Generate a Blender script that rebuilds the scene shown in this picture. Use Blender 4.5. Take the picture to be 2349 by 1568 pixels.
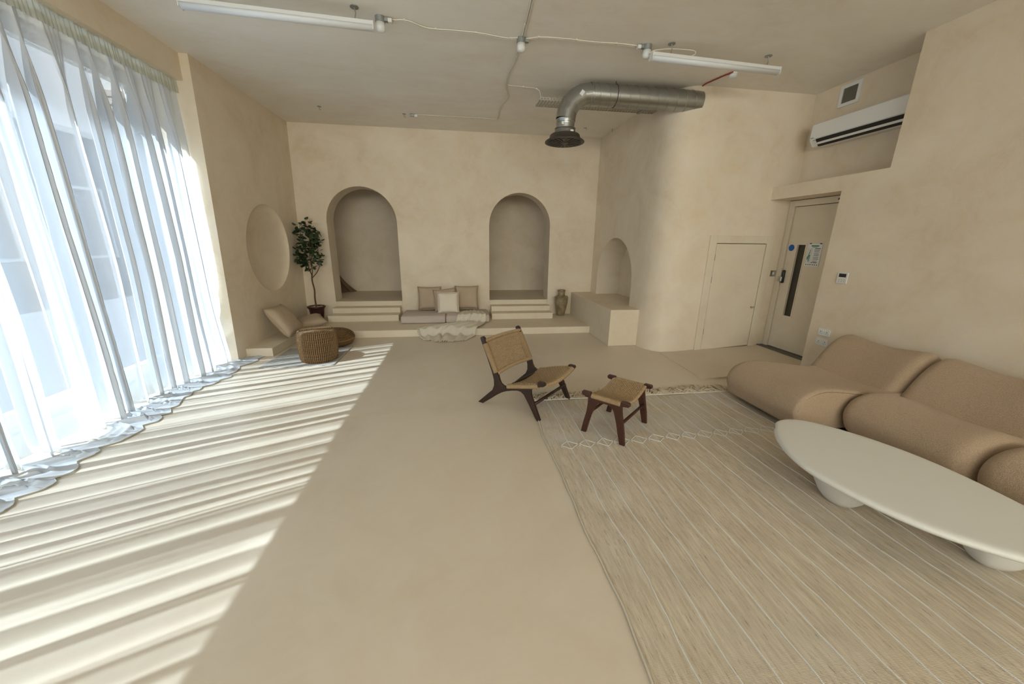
import bpy, bmesh, math, random
from mathutils import Vector, Matrix, noise
R = math.radians; PI = math.pi
random.seed(7)
for o in list(bpy.data.objects): bpy.data.objects.remove(o)
S = bpy.context.scene
COL = S.collection

# ------------------------------------------------------------------ camera, world, light, exposure
cam_d = bpy.data.cameras.new('camera'); cam = bpy.data.objects.new('camera', cam_d); COL.objects.link(cam)
cam_d.sensor_width = 36.0; cam_d.lens = 831.43/2349*36; cam_d.clip_start = .02; cam_d.clip_end = 300
def cam_matrix():
    pit, roll, yaw = .2693925, .0121613, -.1419106
    Rz = Matrix(((math.cos(yaw), math.sin(yaw), 0), (-math.sin(yaw), math.cos(yaw), 0), (0, 0, 1)))
    A = Matrix(((1, 0, 0), (0, 0, -1), (0, 1, 0)))
    P = Matrix(((1, 0, 0), (0, math.cos(pit), -math.sin(pit)), (0, math.sin(pit), math.cos(pit))))
    Q = Matrix(((math.cos(roll), -math.sin(roll), 0), (math.sin(roll), math.cos(roll), 0), (0, 0, 1)))
    M = Q @ P @ A @ Rz
    return Matrix((M[0], -M[1], -M[2])).transposed().to_4x4()
cam.matrix_world = Matrix.Translation((0, 0, 1.6)) @ cam_matrix()
S.camera = cam

W = bpy.data.worlds.new('sky'); S.world = W; W.use_nodes = True
wn = W.node_tree; wn.nodes.clear()
out = wn.nodes.new('ShaderNodeOutputWorld'); bg = wn.nodes.new('ShaderNodeBackground'); # clear sky: pale at the horizon, bluer overhead, the same all round
tcw = wn.nodes.new('ShaderNodeTexCoord'); spw = wn.nodes.new('ShaderNodeSeparateXYZ'); sky = wn.nodes.new('ShaderNodeValToRGB')
wn.links.new(tcw.outputs['Generated'], spw.inputs[0]); wn.links.new(spw.outputs['Z'], sky.inputs[0])
sky.color_ramp.elements[0].color = (.84, .90, 1.0, 1); sky.color_ramp.elements[1].color = (.50, .64, .90, 1); sky.color_ramp.elements[1].position = .9
bg.inputs['Strength'].default_value = 1.15
wn.links.new(sky.outputs[0], bg.inputs['Color']); wn.links.new(bg.outputs[0], out.inputs['Surface'])

sun_d = bpy.data.lights.new('sun', 'SUN'); sun = bpy.data.objects.new('sun', sun_d); COL.objects.link(sun)
sun_d.energy = 22; sun_d.angle = R(0.45); sun_d.color = (.80, .935, 1.12)
az, el = R(22.7), R(49.5)
sdir = Vector((math.cos(az)*math.cos(el), math.sin(az)*math.cos(el), -math.sin(el)))
sun.rotation_euler = sdir.to_track_quat('-Z', 'Y').to_euler(); sun.location = (-8, -2, 9)

# added soft fill light behind the camera, outside the rear glazed strip
def fill_light(name, loc, to, w, h, power, col):
    d = bpy.data.lights.new(name, 'AREA'); o = bpy.data.objects.new(name, d); COL.objects.link(o)
    d.shape = 'RECTANGLE'; d.size = w; d.size_y = h; d.energy = power; d.color = col
    o.location = loc; o.rotation_euler = Vector(to).to_track_quat('-Z', 'Y').to_euler(); return o
rear = fill_light('rear_fill', (.45, -4.95, 2.55), (.05, 1, -.22), 7.2, 1.4, 68, (1.0, .93, .83)); rear.data.spread = R(110)

S.view_settings.view_transform = 'Standard'; S.view_settings.look = 'None'
S.view_settings.gamma = 1; S.view_settings.exposure = 1.08; S.view_settings.use_curve_mapping = False

# ------------------------------------------------------------------ materials
MATS = {}
def nodes(name):
    m = bpy.data.materials.new(name); m.use_nodes = True; MATS[name] = m
    t = m.node_tree; b = t.nodes['Principled BSDF']
    return m, t, b
def N(t, k, **kw):
    n = t.nodes.new(k)
    for a, v in kw.items():
        if a in n.inputs: n.inputs[a].default_value = v
        else: setattr(n, a, v)
    return n
def plain(name, col, rough=.6, metal=0.0, bump=0.0, bscale=80, var=0.0, vscale=8, spec=None):
    m, t, b = nodes(name)
    b.inputs['Base Color'].default_value = (*col, 1); b.inputs['Roughness'].default_value = rough; b.inputs['Metallic'].default_value = metal
    if spec is not None: b.inputs['Specular IOR Level'].default_value = spec
    tc = N(t, 'ShaderNodeTexCoord')
    if var:
        n = N(t, 'ShaderNodeTexNoise', Scale=vscale, Detail=4.0); t.links.new(tc.outputs['Object'], n.inputs['Vector'])
        mx = N(t, 'ShaderNodeMix', data_type='RGBA')
        mx.inputs[6].default_value = (*[c*(1-var) for c in col], 1); mx.inputs[7].default_value = (*[min(1, c*(1+var)) for c in col], 1)
        t.links.new(n.outputs['Fac'], mx.inputs[0]); t.links.new(mx.outputs[2], b.inputs['Base Color'])
    if bump:
        n = N(t, 'ShaderNodeTexNoise', Scale=bscale, Detail=3.0); t.links.new(tc.outputs['Object'], n.inputs['Vector'])
        bp = N(t, 'ShaderNodeBump', Strength=bump, Distance=.004); t.links.new(n.outputs['Fac'], bp.inputs['Height']); t.links.new(bp.outputs[0], b.inputs['Normal'])
    return m
def plaster(name, c0, c1, c2, rough=.85, s1=1.3, s2=4.5, stretch=(1, 1, 1), bump=.07, spec=.3, cracks=False):
    """lime plaster: two scales of cloudy tone plus trowel marks"""
    m, t, b = nodes(name); L = t.links.new
    tc = N(t, 'ShaderNodeTexCoord'); mp = N(t, 'ShaderNodeMapping'); mp.inputs['Scale'].default_value = stretch
    L(tc.outputs['Object'], mp.inputs['Vector'])
    a = N(t, 'ShaderNodeTexNoise', Scale=s1, Detail=5.0, Roughness=.62, Distortion=.6); L(mp.outputs[0], a.inputs['Vector'])
    c = N(t, 'ShaderNodeTexNoise', Scale=s2, Detail=6.0, Roughness=.7, Distortion=1.2); L(mp.outputs[0], c.inputs['Vector'])
    r1 = N(t, 'ShaderNodeMapRange'); r1.inputs[1].default_value = .35; r1.inputs[2].default_value = .66; L(a.outputs['Fac'], r1.inputs[0])
    r2 = N(t, 'ShaderNodeMapRange'); r2.inputs[1].default_value = .38; r2.inputs[2].default_value = .68; L(c.outputs['Fac'], r2.inputs[0])
    m1 = N(t, 'ShaderNodeMix', data_type='RGBA'); m1.inputs[6].default_value = (*c0, 1); m1.inputs[7].default_value = (*c1, 1); L(r1.outputs[0], m1.inputs[0])
    m2 = N(t, 'ShaderNodeMix', data_type='RGBA'); m2.inputs[7].default_value = (*c2, 1); L(m1.outputs[2], m2.inputs[6])
    mm = N(t, 'ShaderNodeMath', operation='MULTIPLY'); mm.inputs[1].default_value = .65; L(r2.outputs[0], mm.inputs[0]); L(mm.outputs[0], m2.inputs[0])
    L(m2.outputs[2], b.inputs['Base Color'])
    b.inputs['Roughness'].default_value = rough; b.inputs['Specular IOR Level'].default_value = spec
    f = N(t, 'ShaderNodeTexNoise', Scale=26.0, Detail=5.0, Roughness=.6); L(mp.outputs[0], f.inputs['Vector'])
    ad = N(t, 'ShaderNodeMath', operation='ADD'); L(f.outputs['Fac'], ad.inputs[0]); L(c.outputs['Fac'], ad.inputs[1])
    bp = N(t, 'ShaderNodeBump', Strength=bump, Distance=.02); L(ad.outputs[0], bp.inputs['Height']); L(bp.outputs[0], b.inputs['Normal'])
    if cracks:
        rr = N(t, 'ShaderNodeMapRange'); rr.inputs[1].default_value = .3; rr.inputs[2].default_value = .7; rr.inputs[3].default_value = rough-.1; rr.inputs[4].default_value = rough+.1
        L(a.outputs['Fac'], rr.inputs[0]); L(rr.outputs[0], b.inputs['Roughness'])
    return m
M_WALL = plaster('lime_plaster', (.74, .61, .435), (.85, .735, .57), (.81, .72, .60), s1=1.6)
M_CEIL = plaster('ceiling_plaster', (.82, .745, .635), (.90, .845, .75), (.88, .84, .77), s1=.9, s2=3.2, stretch=(1, 1.8, 1), bump=.05)
M_FLOOR = plaster('microcement', (.65, .545, .41), (.73, .62, .48), (.71, .625, .50), rough=.40, s1=.7, s2=2.6, bump=.03, spec=.5, cracks=True)
M_STEP = plaster('microcement_steps', (.73, .615, .455), (.80, .695, .53), (.78, .695, .55), rough=.5, s1=1.5, s2=5, bump=.04, spec=.3)
M_DOOR = plaster('painted_door', (.72, .61, .455), (.79, .69, .53), (.77, .69, .55), rough=.6, s1=1.5, s2=5, bump=.03, spec=.35)
M_WHITE = plain('white_plastic', (.78, .78, .76), .4)
M_WHITEP = plain('white_paint', (.82, .82, .80), .5)
M_SHADOWGAP = plain('dark_gap', (.03, .025, .02), .9)
M_BLACK = plain('black_plastic', (.012, .012, .012), .35)
M_CHROME = plain('brushed_steel', (.55, .54, .52), .28, 1.0)
M_ZINC = plain('galvanised_steel', (.42, .43, .42), .33, 1.0, var=.12, vscale=14)
M_ZINCD = plain('weathered_zinc', (.36, .38, .37), .5, .8)
M_TRAY = plain('tray_steel', (.42, .40, .35), .5, .6)
M_BRONZE = plain('brown_diffuser', (.055, .042, .034), .45)
M_CORD_W = plain('cable_white', (.76, .71, .60), .6)
M_RED = plain('red_cable', (.28, .035, .02), .5)
M_BLUE = plain('blue_sign', (.01, .10, .40), .4)
M_GREEN = plain('print_green', (.04, .22, .13), .6)
M_INK = plain('print_black', (.05, .05, .05), .6)
M_WOOD = plain('dark_stained_wood', (.030, .013, .008), .38, var=.35, vscale=22, bump=.1, bscale=40)
M_WOOD2 = plain('reddish_stained_wood', (.052, .016, .008), .36, var=.35, vscale=22, bump=.1, bscale=40)
M_CORD = plain('paper_cord', (.37, .25, .13), .7, var=.3, vscale=40)
M_TABLE = plain('white_plaster_table', (.72, .70, .64), .55, bump=.06, bscale=14)
M_POT = plain('brown_ceramic_pot', (.050, .018, .013), .32)
M_PEB = plain('pale_pebbles', (.45, .38, .28), .8, var=.3, vscale=30)
M_BARK = plain('bark', (.12, .065, .03), .8, var=.3, vscale=30)
M_LEAF = plain('leaf_green', (.030, .060, .022), .42, var=.45, vscale=9)
M_PALE = plain('mattress_cover', (.60, .50, .43), .9, bump=.25, bscale=120, var=.07)
M_TAN = plain('tan_cushion', (.52, .405, .28), .95, bump=.3, bscale=260, var=.08)
M_TANB = plain('brown_linen_cushion', (.50, .385, .275), .95, bump=.3, bscale=260, var=.08)
M_CREAM = plain('cream_cushion', (.80, .72, .58), .95, bump=.3, bscale=260, var=.05)
M_THROW = plain('woven_throw', (.72, .65, .52), .95, bump=.5, bscale=160, var=.1)
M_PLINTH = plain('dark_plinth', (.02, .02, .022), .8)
M_THRESH = plain('threshold_metal', (.13, .125, .115), .55, .3)
M_DRAPE = plain('brown_drape', (.20, .13, .08), .9)
M_BRICK = plain('brick', (.42, .33, .27), .9, var=.2, vscale=9, bump=.3, bscale=60)
M_MORTAR = plain('mortar', (.5, .48, .44), .95)
M_PAVE = plain('outdoor_paving', (.07, .07, .075), .9, var=.15, vscale=2)
M_FRAME = plain('window_frame_paint', (.80, .80, .78), .45)

def mat_boucle():
    m, t, b = nodes('boucle_fabric'); L = t.links.new
    tc = N(t, 'ShaderNodeTexCoord')
    v = N(t, 'ShaderNodeTexVoronoi', Scale=170.0); L(tc.outputs['Object'], v.inputs['Vector'])
    n = N(t, 'ShaderNodeTexNoise', Scale=240.0, Detail=3.0); L(tc.outputs['Object'], n.inputs['Vector'])
    r = N(t, 'ShaderNodeMapRange'); r.inputs[1].default_value = .3; r.inputs[2].default_value = .7; L(n.outputs['Fac'], r.inputs[0])
    mx = N(t, 'ShaderNodeMix', data_type='RGBA'); mx.inputs[6].default_value = (.36, .255, .165, 1); mx.inputs[7].default_value = (.54, .405, .28, 1)
    L(r.outputs[0], mx.inputs[0]); L(mx.outputs[2], b.inputs['Base Color'])
    b.inputs['Roughness'].default_value = .95; b.inputs['Sheen Weight'].default_value = .25; b.inputs['Sheen Tint'].default_value = (.9, .8, .68, 1)
    b.inputs['Specular IOR Level'].default_value = .1
    ad = N(t, 'ShaderNodeMath', operation='SUBTRACT'); L(n.outputs['Fac'], ad.inputs[0]); L(v.outputs['Distance'], ad.inputs[1])
    bp = N(t, 'ShaderNodeBump', Strength=.5, Distance=.004); L(ad.outputs[0], bp.inputs['Height']); L(bp.outputs[0], b.inputs['Normal'])
    return m
M_SOFA = mat_boucle()

def mat_rug():
    m, t, b = nodes('flatweave_wool'); L = t.links.new
    tc = N(t, 'ShaderNodeTexCoord')
    def mapped(sc):
        mp = N(t, 'ShaderNodeMapping'); mp.inputs['Scale'].default_value = sc; L(tc.outputs['Object'], mp.inputs['Vector']); return mp.outputs[0]
    a = N(t, 'ShaderNodeTexNoise', Scale=1.0, Detail=4.0, Roughness=.6); L(mapped((60, 5, 1)), a.inputs['Vector'])
    c = N(t, 'ShaderNodeTexNoise', Scale=1.0, Detail=5.0, Roughness=.7); L(mapped((170, 14, 1)), c.inputs['Vector'])
    g = N(t, 'ShaderNodeTexNoise', Scale=1.6, Detail=3.0); L(tc.outputs['Object'], g.inputs['Vector'])
    r0 = N(t, 'ShaderNodeMapRange'); r0.inputs[1].default_value = .3; r0.inputs[2].default_value = .7; L(a.outputs['Fac'], r0.inputs[0])
    m1 = N(t, 'ShaderNodeMix', data_type='RGBA'); m1.inputs[6].default_value = (.50, .41, .30, 1); m1.inputs[7].default_value = (.72, .62, .48, 1); L(r0.outputs[0], m1.inputs[0])
    rg = N(t, 'ShaderNodeMapRange'); rg.inputs[1].default_value = .45; rg.inputs[2].default_value = .75; rg.inputs[4].default_value = .35; L(g.outputs['Fac'], rg.inputs[0])
    m2 = N(t, 'ShaderNodeMix', data_type='RGBA'); m2.inputs[7].default_value = (.60, .56, .49, 1); L(m1.outputs[2], m2.inputs[6]); L(rg.outputs[0], m2.inputs[0])
    rd = N(t, 'ShaderNodeMapRange'); rd.inputs[1].default_value = .57; rd.inputs[2].default_value = .70; rd.inputs[4].default_value = .85; L(c.outputs['Fac'], rd.inputs[0])
    m3 = N(t, 'ShaderNodeMix', data_type='RGBA'); m3.inputs[7].default_value = (.16, .105, .065, 1); L(m2.outputs[2], m3.inputs[6]); L(rd.outputs[0], m3.inputs[0])
    # the far end of the rug is woven paler, with whitish worn patches
    sx = N(t, 'ShaderNodeSeparateXYZ'); L(tc.outputs['Object'], sx.inputs[0])
    ry = N(t, 'ShaderNodeMapRange'); ry.inputs[1].default_value = 2.45; ry.inputs[2].default_value = 2.62; ry.inputs[4].default_value = .55; L(sx.outputs['Y'], ry.inputs[0])
    w = N(t, 'ShaderNodeTexNoise', Scale=3.5, Detail=5.0, Roughness=.7); L(tc.outputs['Object'], w.inputs['Vector'])
    rw = N(t, 'ShaderNodeMapRange'); rw.inputs[1].default_value = .42; rw.inputs[2].default_value = .62; L(w.outputs['Fac'], rw.inputs[0])
    mu = N(t, 'ShaderNodeMath', operation='MULTIPLY'); L(ry.outputs[0], mu.inputs[0]); L(rw.outputs[0], mu.inputs[1])
    m4 = N(t, 'ShaderNodeMix', data_type='RGBA'); m4.inputs[7].default_value = (.60, .57, .52, 1); L(m3.outputs[2], m4.inputs[6]); L(mu.outputs[0], m4.inputs[0])
    L(m4.outputs[2], b.inputs['Base Color']); b.inputs['Roughness'].default_value = .95; b.inputs['Specular IOR Level'].default_value = .1
    wv = N(t, 'ShaderNodeTexWave', Scale=1.0, Distortion=.6); L(mapped((0, 75, 0)), wv.inputs['Vector']); wv.bands_direction = 'Y'
    ad = N(t, 'ShaderNodeMath', operation='ADD'); L(wv.outputs['Fac'], ad.inputs[0]); L(c.outputs['Fac'], ad.inputs[1])
    bp = N(t, 'ShaderNodeBump', Strength=.28, Distance=.003); L(ad.outputs[0], bp.inputs['Height']); L(bp.outputs[0], b.inputs['Normal'])
    return m
M_RUG = mat_rug()
M_STRIPE = plain('white_wool_cord', (.74, .72, .67), .95, bump=.5, bscale=180)
M_FRINGE = plain('fringe_wool', (.58, .48, .35), .95, bump=.4, bscale=120, var=.2)
def mat_stripes(name, c0, c1, sc, rot):
    m, t, b = nodes(name); L = t.links.new
    tc = N(t, 'ShaderNodeTexCoord'); mp = N(t, 'ShaderNodeMapping'); mp.inputs['Rotation'].default_value = (0, 0, rot); L(tc.outputs['Object'], mp.inputs['Vector'])
    wv = N(t, 'ShaderNodeTexWave', Scale=sc, Distortion=1.0); wv.bands_direction = 'X'; wv.inputs['Detail Scale'].default_value = 4; L(mp.outputs[0], wv.inputs['Vector'])
    mx = N(t, 'ShaderNodeMix', data_type='RGBA'); mx.inputs[6].default_value = (*c0, 1); mx.inputs[7].default_value = (*c1, 1); L(wv.outputs['Fac'], mx.inputs[0])
    L(mx.outputs[2], b.inputs['Base Color']); b.inputs['Roughness'].default_value = .95
    bp = N(t, 'ShaderNodeBump', Strength=.6, Distance=.006); L(wv.outputs['Fac'], bp.inputs['Height']); L(bp.outputs[0], b.inputs['Normal'])
    return m
M_MAT2 = mat_stripes('ribbed_cotton', (.20, .18, .15), (.66, .62, .55), 8, 1.25)
def mat_vase():
    m, t, b = nodes('aged_stoneware'); L = t.links.new
    tc = N(t, 'ShaderNodeTexCoord'); n = N(t, 'ShaderNodeTexNoise', Scale=7.0, Detail=5.0, Roughness=.65, Distortion=.8); L(tc.outputs['Object'], n.inputs['Vector'])
    cr = N(t, 'ShaderNodeValToRGB'); e = cr.color_ramp.elements; e[0].position = .3; e[0].color = (.11, .07, .035, 1); e[1].position = .7; e[1].color = (.40, .33, .20, 1)
    k = e.new(.48); k.color = (.26, .20, .11, 1); L(n.outputs['Fac'], cr.inputs[0]); L(cr.outputs[0], b.inputs['Base Color']); b.inputs['Roughness'].default_value = .45
    return m
M_VASE = mat_vase()
M_SEAG = plain('seagrass', (.21, .12, .048), .6, var=.8, vscale=70)
M_SEAGD = plain('seagrass_core', (.10, .05, .02), .9)

def mat_curtain(name, openness, tint, transl=.5):
    """sheer weave: what passes straight through falls with the angle the ray meets the cloth"""
    m = bpy.data.materials.new(name); m.use_nodes = True; t = m.node_tree; t.nodes.clear(); L = t.links.new
    o = N(t, 'ShaderNodeOutputMaterial'); g = N(t, 'ShaderNodeNewGeometry')
    dt = N(t, 'ShaderNodeVectorMath', operation='DOT_PRODUCT'); L(g.outputs['Incoming'], dt.inputs[0]); L(g.outputs['True Normal'], dt.inputs[1])
    ab = N(t, 'ShaderNodeMath', operation='ABSOLUTE'); L(dt.outputs['Value'], ab.inputs[0])
    mx = N(t, 'ShaderNodeMath', operation='MAXIMUM'); mx.inputs[1].default_value = .08; L(ab.outputs[0], mx.inputs[0])
    dv = N(t, 'ShaderNodeMath', operation='DIVIDE'); dv.inputs[0].default_value = 1.0; L(mx.outputs[0], dv.inputs[1])
    pw = N(t, 'ShaderNodeMath', operation='POWER'); pw.inputs[0].default_value = openness; L(dv.outputs[0], pw.inputs[1])
    tr = N(t, 'ShaderNodeBsdfTransparent'); tl = N(t, 'ShaderNodeBsdfTranslucent'); df = N(t, 'ShaderNodeBsdfDiffuse')
    tl.inputs['Color'].default_value = (*tint, 1); df.inputs['Color'].default_value = (*tint, 1)
    a = N(t, 'ShaderNodeMixShader'); a.inputs[0].default_value = transl; L(df.outputs[0], a.inputs[1]); L(tl.outputs[0], a.inputs[2])
    f = N(t, 'ShaderNodeMixShader'); L(pw.outputs[0], f.inputs[0]); L(a.outputs[0], f.inputs[1]); L(tr.outputs[0], f.inputs[2]); L(f.outputs[0], o.inputs['Surface'])
    return m
M_SHEER = mat_curtain('sheer_voile', .25, (.68, .695, .71), .105)
M_TAPE = mat_curtain('heading_tape_cloth', .28, (.66, .65, .52))
def mat_glass():
    m = bpy.data.materials.new('window_glass'); m.use_nodes = True; t = m.node_tree; t.nodes.clear(); L = t.links.new
    o = N(t, 'ShaderNodeOutputMaterial'); tr = N(t, 'ShaderNodeBsdfTransparent'); gl = N(t, 'ShaderNodeBsdfGlossy', Roughness=.02)
    tr.inputs['Color'].default_value = (.93, .96, .95, 1)
    f = N(t, 'ShaderNodeMixShader'); f.inputs[0].default_value = .04; L(tr.outputs[0], f.inputs[1]); L(gl.outputs[0], f.inputs[2]); L(f.outputs[0], o.inputs['Surface']); return m
M_GLASS = mat_glass()
M_DGLASS = plain('dark_wired_glass', (.035, .03, .02), .2)

# ------------------------------------------------------------------ helpers
def link(name, bm, mat, parent=None, smooth=False, kind=None):
    me = bpy.data.meshes.new(name); bm.to_mesh(me); bm.free()
    me.materials.append(mat)
    if smooth: me.polygons.foreach_set('use_smooth', [True]*len(me.polygons))
    o = bpy.data.objects.new(name, me); COL.objects.link(o)
    if parent is not None: o.parent = parent
    if kind: o['kind'] = kind
    return o
def tag(o, label, cat, group=None, kind=None):
    o['label'] = label; o['category'] = cat
    if group: o['group'] = group
    if kind: o['kind'] = kind
    return o
def empty(name, label, cat, loc=(0, 0, 0), rz=0, group=None):
    o = bpy.data.objects.new(name, None); COL.objects.link(o); o.location = loc; o.rotation_euler = (0, 0, rz)
    o.empty_display_size = .1
    return tag(o, label, cat, group)
def struct(name, bm, mat, parent=None, smooth=False):
    o = link(name, bm, mat, parent, smooth)
    if parent is None: o['kind'] = 'structure'
    return o
def box(bm, a, b, bev=0.0, mtx=None, seg=2):
    x0, y0, z0 = [min(a[i], b[i]) for i in range(3)]; x1, y1, z1 = [max(a[i], b[i]) for i in range(3)]
    vs = [bm.verts.new(p) for p in ((x0, y0, z0), (x1, y0, z0), (x1, y1, z0), (x0, y1, z0), (x0, y0, z1), (x1, y0, z1), (x1, y1, z1), (x0, y1, z1))]
    fs = [bm.faces.new([vs[i] for i in q]) for q in ((3, 2, 1, 0), (4, 5, 6, 7), (0, 1, 5, 4), (1, 2, 6, 5), (2, 3, 7, 6), (3, 0, 4, 7))]
    if bev:
        es = list({e for f in fs for e in f.edges}); r = bmesh.ops.bevel(bm, geom=es, offset=bev, segments=seg, affect='EDGES', profile=.5)
        vs = list({v for f in bm.faces for v in f.verts if f in set(r['faces'])} | {v for v in vs if v.is_valid})
    if mtx is not None:
        for v in vs: v.co = mtx @ v.co
def boxes(*bb, bev=0.0):
    bm = bmesh.new()
    for a, b in bb: box(bm, a, b)
    if bev: bmesh.ops.bevel(bm, geom=list(bm.edges), offset=bev, segments=2, affect='EDGES', profile=.5)
    return bm
def catmull(P, n=8, closed=False):
    P = [Vector(p) for p in P]; out = []; k = len(P)
    rng = range(k) if closed else range(k-1)
    for i in rng:
        p0 = P[(i-1) % k] if closed or i > 0 else P[i]*2-P[i+1]
        p1 = P[i]; p2 = P[(i+1) % k]
        p3 = P[(i+2) % k] if closed or i+2 < k else p2*2-p1
        for j in range(n):
            t = j/n
            out.append(.5*((2*p1)+(p2-p0)*t+(2*p0-5*p1+4*p2-p3)*t*t+(3*p1-p0-3*p2+p3)*t**3))
    if not closed: out.append(P[-1].copy())
    return out
def tube(bm, pts, r, n=8, cap=True, closed=False):
    """round bar along pts, r a number or one radius per point"""
    pts = [Vector(p) for p in pts]; rr = r if hasattr(r, '__len__') else [r]*len(pts)
    rings = []; up = None; k = len(pts)
    for i, p in enumerate(pts):
        if closed: d = pts[(i+1) % k]-pts[i-1]
        else: d = pts[min(i+1, k-1)]-pts[max(i-1, 0)]
        d.normalize()
        if up is None: up = Vector((0, 0, 1)) if abs(d.z) < .9 else Vector((1, 0, 0))
        s = d.cross(up); s.normalize(); up = s.cross(d); up.normalize()
        rings.append([bm.verts.new(p+(s*math.cos(a)+up*math.sin(a))*rr[i]) for a in [2*PI*j/n for j in range(n)]])
    for i in range(k if closed else k-1):
        A, B = rings[i], rings[(i+1) % k]
        for j in range(n): bm.faces.new((A[j], A[(j+1) % n], B[(j+1) % n], B[j]))
    if cap and not closed: bm.faces.new(rings[0][::-1]); bm.faces.new(rings[-1])
    return rings
def lathe(bm, prof, n=32, c=(0, 0, 0), capb=True, capt=True):
    rings = [[bm.verts.new((c[0]+r*math.cos(2*PI*j/n), c[1]+r*math.sin(2*PI*j/n), c[2]+z)) for j in range(n)] for r, z in prof]
    for i in range(len(rings)-1):
        for j in range(n): bm.faces.new((rings[i][j], rings[i][(j+1) % n], rings[i+1][(j+1) % n], rings[i+1][j]))
    if capb: bm.faces.new(rings[0][::-1])
    if capt: bm.faces.new(rings[-1])
    return rings
def prism(bm, poly, fn, t0, t1, bev=0.0):
    """polygon (a,b) swept from t0 to t1 through fn(a,b,t)"""
    n0 = set(bm.verts)
    A = [bm.verts.new(fn(a, b, t0)) for a, b in poly]; B = [bm.verts.new(fn(a, b, t1)) for a, b in poly]
    f1 = bm.faces.new(A); f2 = bm.faces.new(B[::-1]); k = len(A)
    for i in range(k): bm.faces.new((A[(i+1) % k], A[i], B[i], B[(i+1) % k]))
    bmesh.ops.recalc_face_normals(bm, faces=[f for f in bm.faces if not (set(f.verts) & n0)])
    if bev:
        es = [e for f in (f1, f2) for e in f.edges]
        bmesh.ops.bevel(bm, geom=es, offset=bev, segments=2, affect='EDGES', profile=.5)
def holed(bm, outer, holes, fn, depth0, depth1, back=True, smooth_holes=False):
    """wall polygon with holes; fn(a,b,d) maps to 3-D, hole edges get jamb faces to depth1"""
    def loop(ps, d):
        vs = [bm.verts.new(fn(a, b, d)) for a, b in ps]; return vs, [bm.edges.new((vs[i], vs[(i+1) % len(vs)])) for i in range(len(vs))]
    for d in ([depth0, depth1] if back else [depth0]):
        ed = []; keep = []
        for ps in [outer]+holes:
            vs, es = loop(ps, d); ed += es; keep.append(vs)
        bmesh.ops.triangle_fill(bm, use_beauty=True, use_dissolve=False, edges=ed)
        if d == depth0: L0 = keep
    for ps, A in zip([outer]+holes if back else holes, L0 if back else L0[1:]):
        B = [bm.verts.new(fn(a, b, depth1)) for a, b in ps]; A2 = [bm.verts.new(fn(a, b, depth0)) for a, b in ps]
        for i in range(len(ps)): bm.faces.new((A2[i], A2[(i+1) % len(ps)], B[(i+1) % len(ps)], B[i]))
def arch(x0, x1, zb, zs, n=24):
    c, r = (x0+x1)/2, (x1-x0)/2
    return [(x0, zb)] + [(c-r*math.cos(PI*i/n), zs+r*math.sin(PI*i/n)) for i in range(n+1)] + [(x1, zb)]
def sm(a, b, x):
    t = max(0, min(1, (x-a)/(b-a))); return t*t*(3-2*t)
def nz(x, y=0, z=0): return noise.noise(Vector((x, y, z)))

# ------------------------------------------------------------------ room shell
CZ = 3.54; YB = 7.472; BZ = .432
struct('floor', boxes(((-3.62, -4.8, -.12), (4.9, YB, 0))), M_FLOOR)
# ceiling slightly larger than the room, with the plaster board joint lines as shallow beads
struct('ceiling', boxes(((-3.64, -4.9, CZ), (5.2, 9.5, CZ+.15))), M_CEIL)
xl = lambda z: -2.985+.027*z                        # the left wall leans by a hair
# back wall with two arches
bm = bmesh.new()
holed(bm, [(-3.2, 0), (3.0, 0), (3.0, CZ), (-3.2, CZ)], [arch(-2.43, -1.167, BZ-.06, 1.915), arch(.585, 1.812, BZ-.06, 1.907)], lambda a, b, d: (a, YB+d, b), 0, .40)
struct('wall_back', bm, M_WALL)
# alcove passage behind the arches
struct('floor_alcove', boxes(((-3.4, YB+.405, BZ-.1), (3.2, 9.07, BZ)), ((-2.43, YB+.02, BZ-.1), (-1.167, YB+.41, BZ)), ((.585, YB+.02, BZ-.1), (1.812, YB+.41, BZ))), M_STEP)
struct('wall_alcove_back', boxes(((-3.4, 9.07, BZ-.1), (3.2, 9.2, CZ))), M_WALL)
struct('wall_alcove_left', boxes(((-3.5, YB+.3, BZ-.1), (-3.4, 9.2, CZ))), M_WALL)
struct('wall_alcove_right', boxes(((3.2, YB+.3, BZ-.1), (3.3, 9.2, CZ))), M_WALL)
# left wall with round dished niche
bm = bmesh.new(); cy, cz, rr = 6.345, 1.452, .655; NS = 64
circ = [(cy+rr*math.cos(2*PI*i/NS), cz+rr*math.sin(2*PI*i/NS)) for i in range(NS)]
holed(bm, [(5.1, 0), (YB+.02, 0), (YB+.02, CZ), (5.1, CZ)], [circ], lambda a, b, d: (xl(b)+d, a, b), 0, -.012, back=False)
prev = None
for k in range(13):
    f = k/12; rad = rr*math.cos(f*PI/2); dep = -.012-.15*math.sin(f*PI/2)**1.0
    ring = [bm.verts.new((xl(cz+rad*math.sin(a))+dep, cy+rad*math.cos(a), cz+rad*math.sin(a))) for a in [2*PI*i/NS for i in range(NS)]] if k < 12 else None
    if prev and ring:
        for i in range(NS): bm.faces.new((prev[i], prev[(i+1) % NS], ring[(i+1) % NS], ring[i]))
    if ring is None:
        c = bm.verts.new((xl(cz)+dep, cy, cz))
        for i in range(NS): bm.faces.new((prev[i], prev[(i+1) % NS], c))
    prev = ring
o = struct('wall_left', bm, M_WALL)
for p in o.data.polygons: p.use_smooth = p.center.x < xl(p.center.z)-.011
struct('wall_left_end', boxes(((-3.6, 5.102, 0), (-3.2, YB, CZ))), M_WALL)
bm = bmesh.new(); a = [bm.verts.new(p) for p in ((-3.6, 5.1, 0), (xl(0), 5.1, 0), (xl(CZ), 5.1, CZ), (-3.6, 5.1, CZ))]; bm.faces.new(a)
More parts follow.
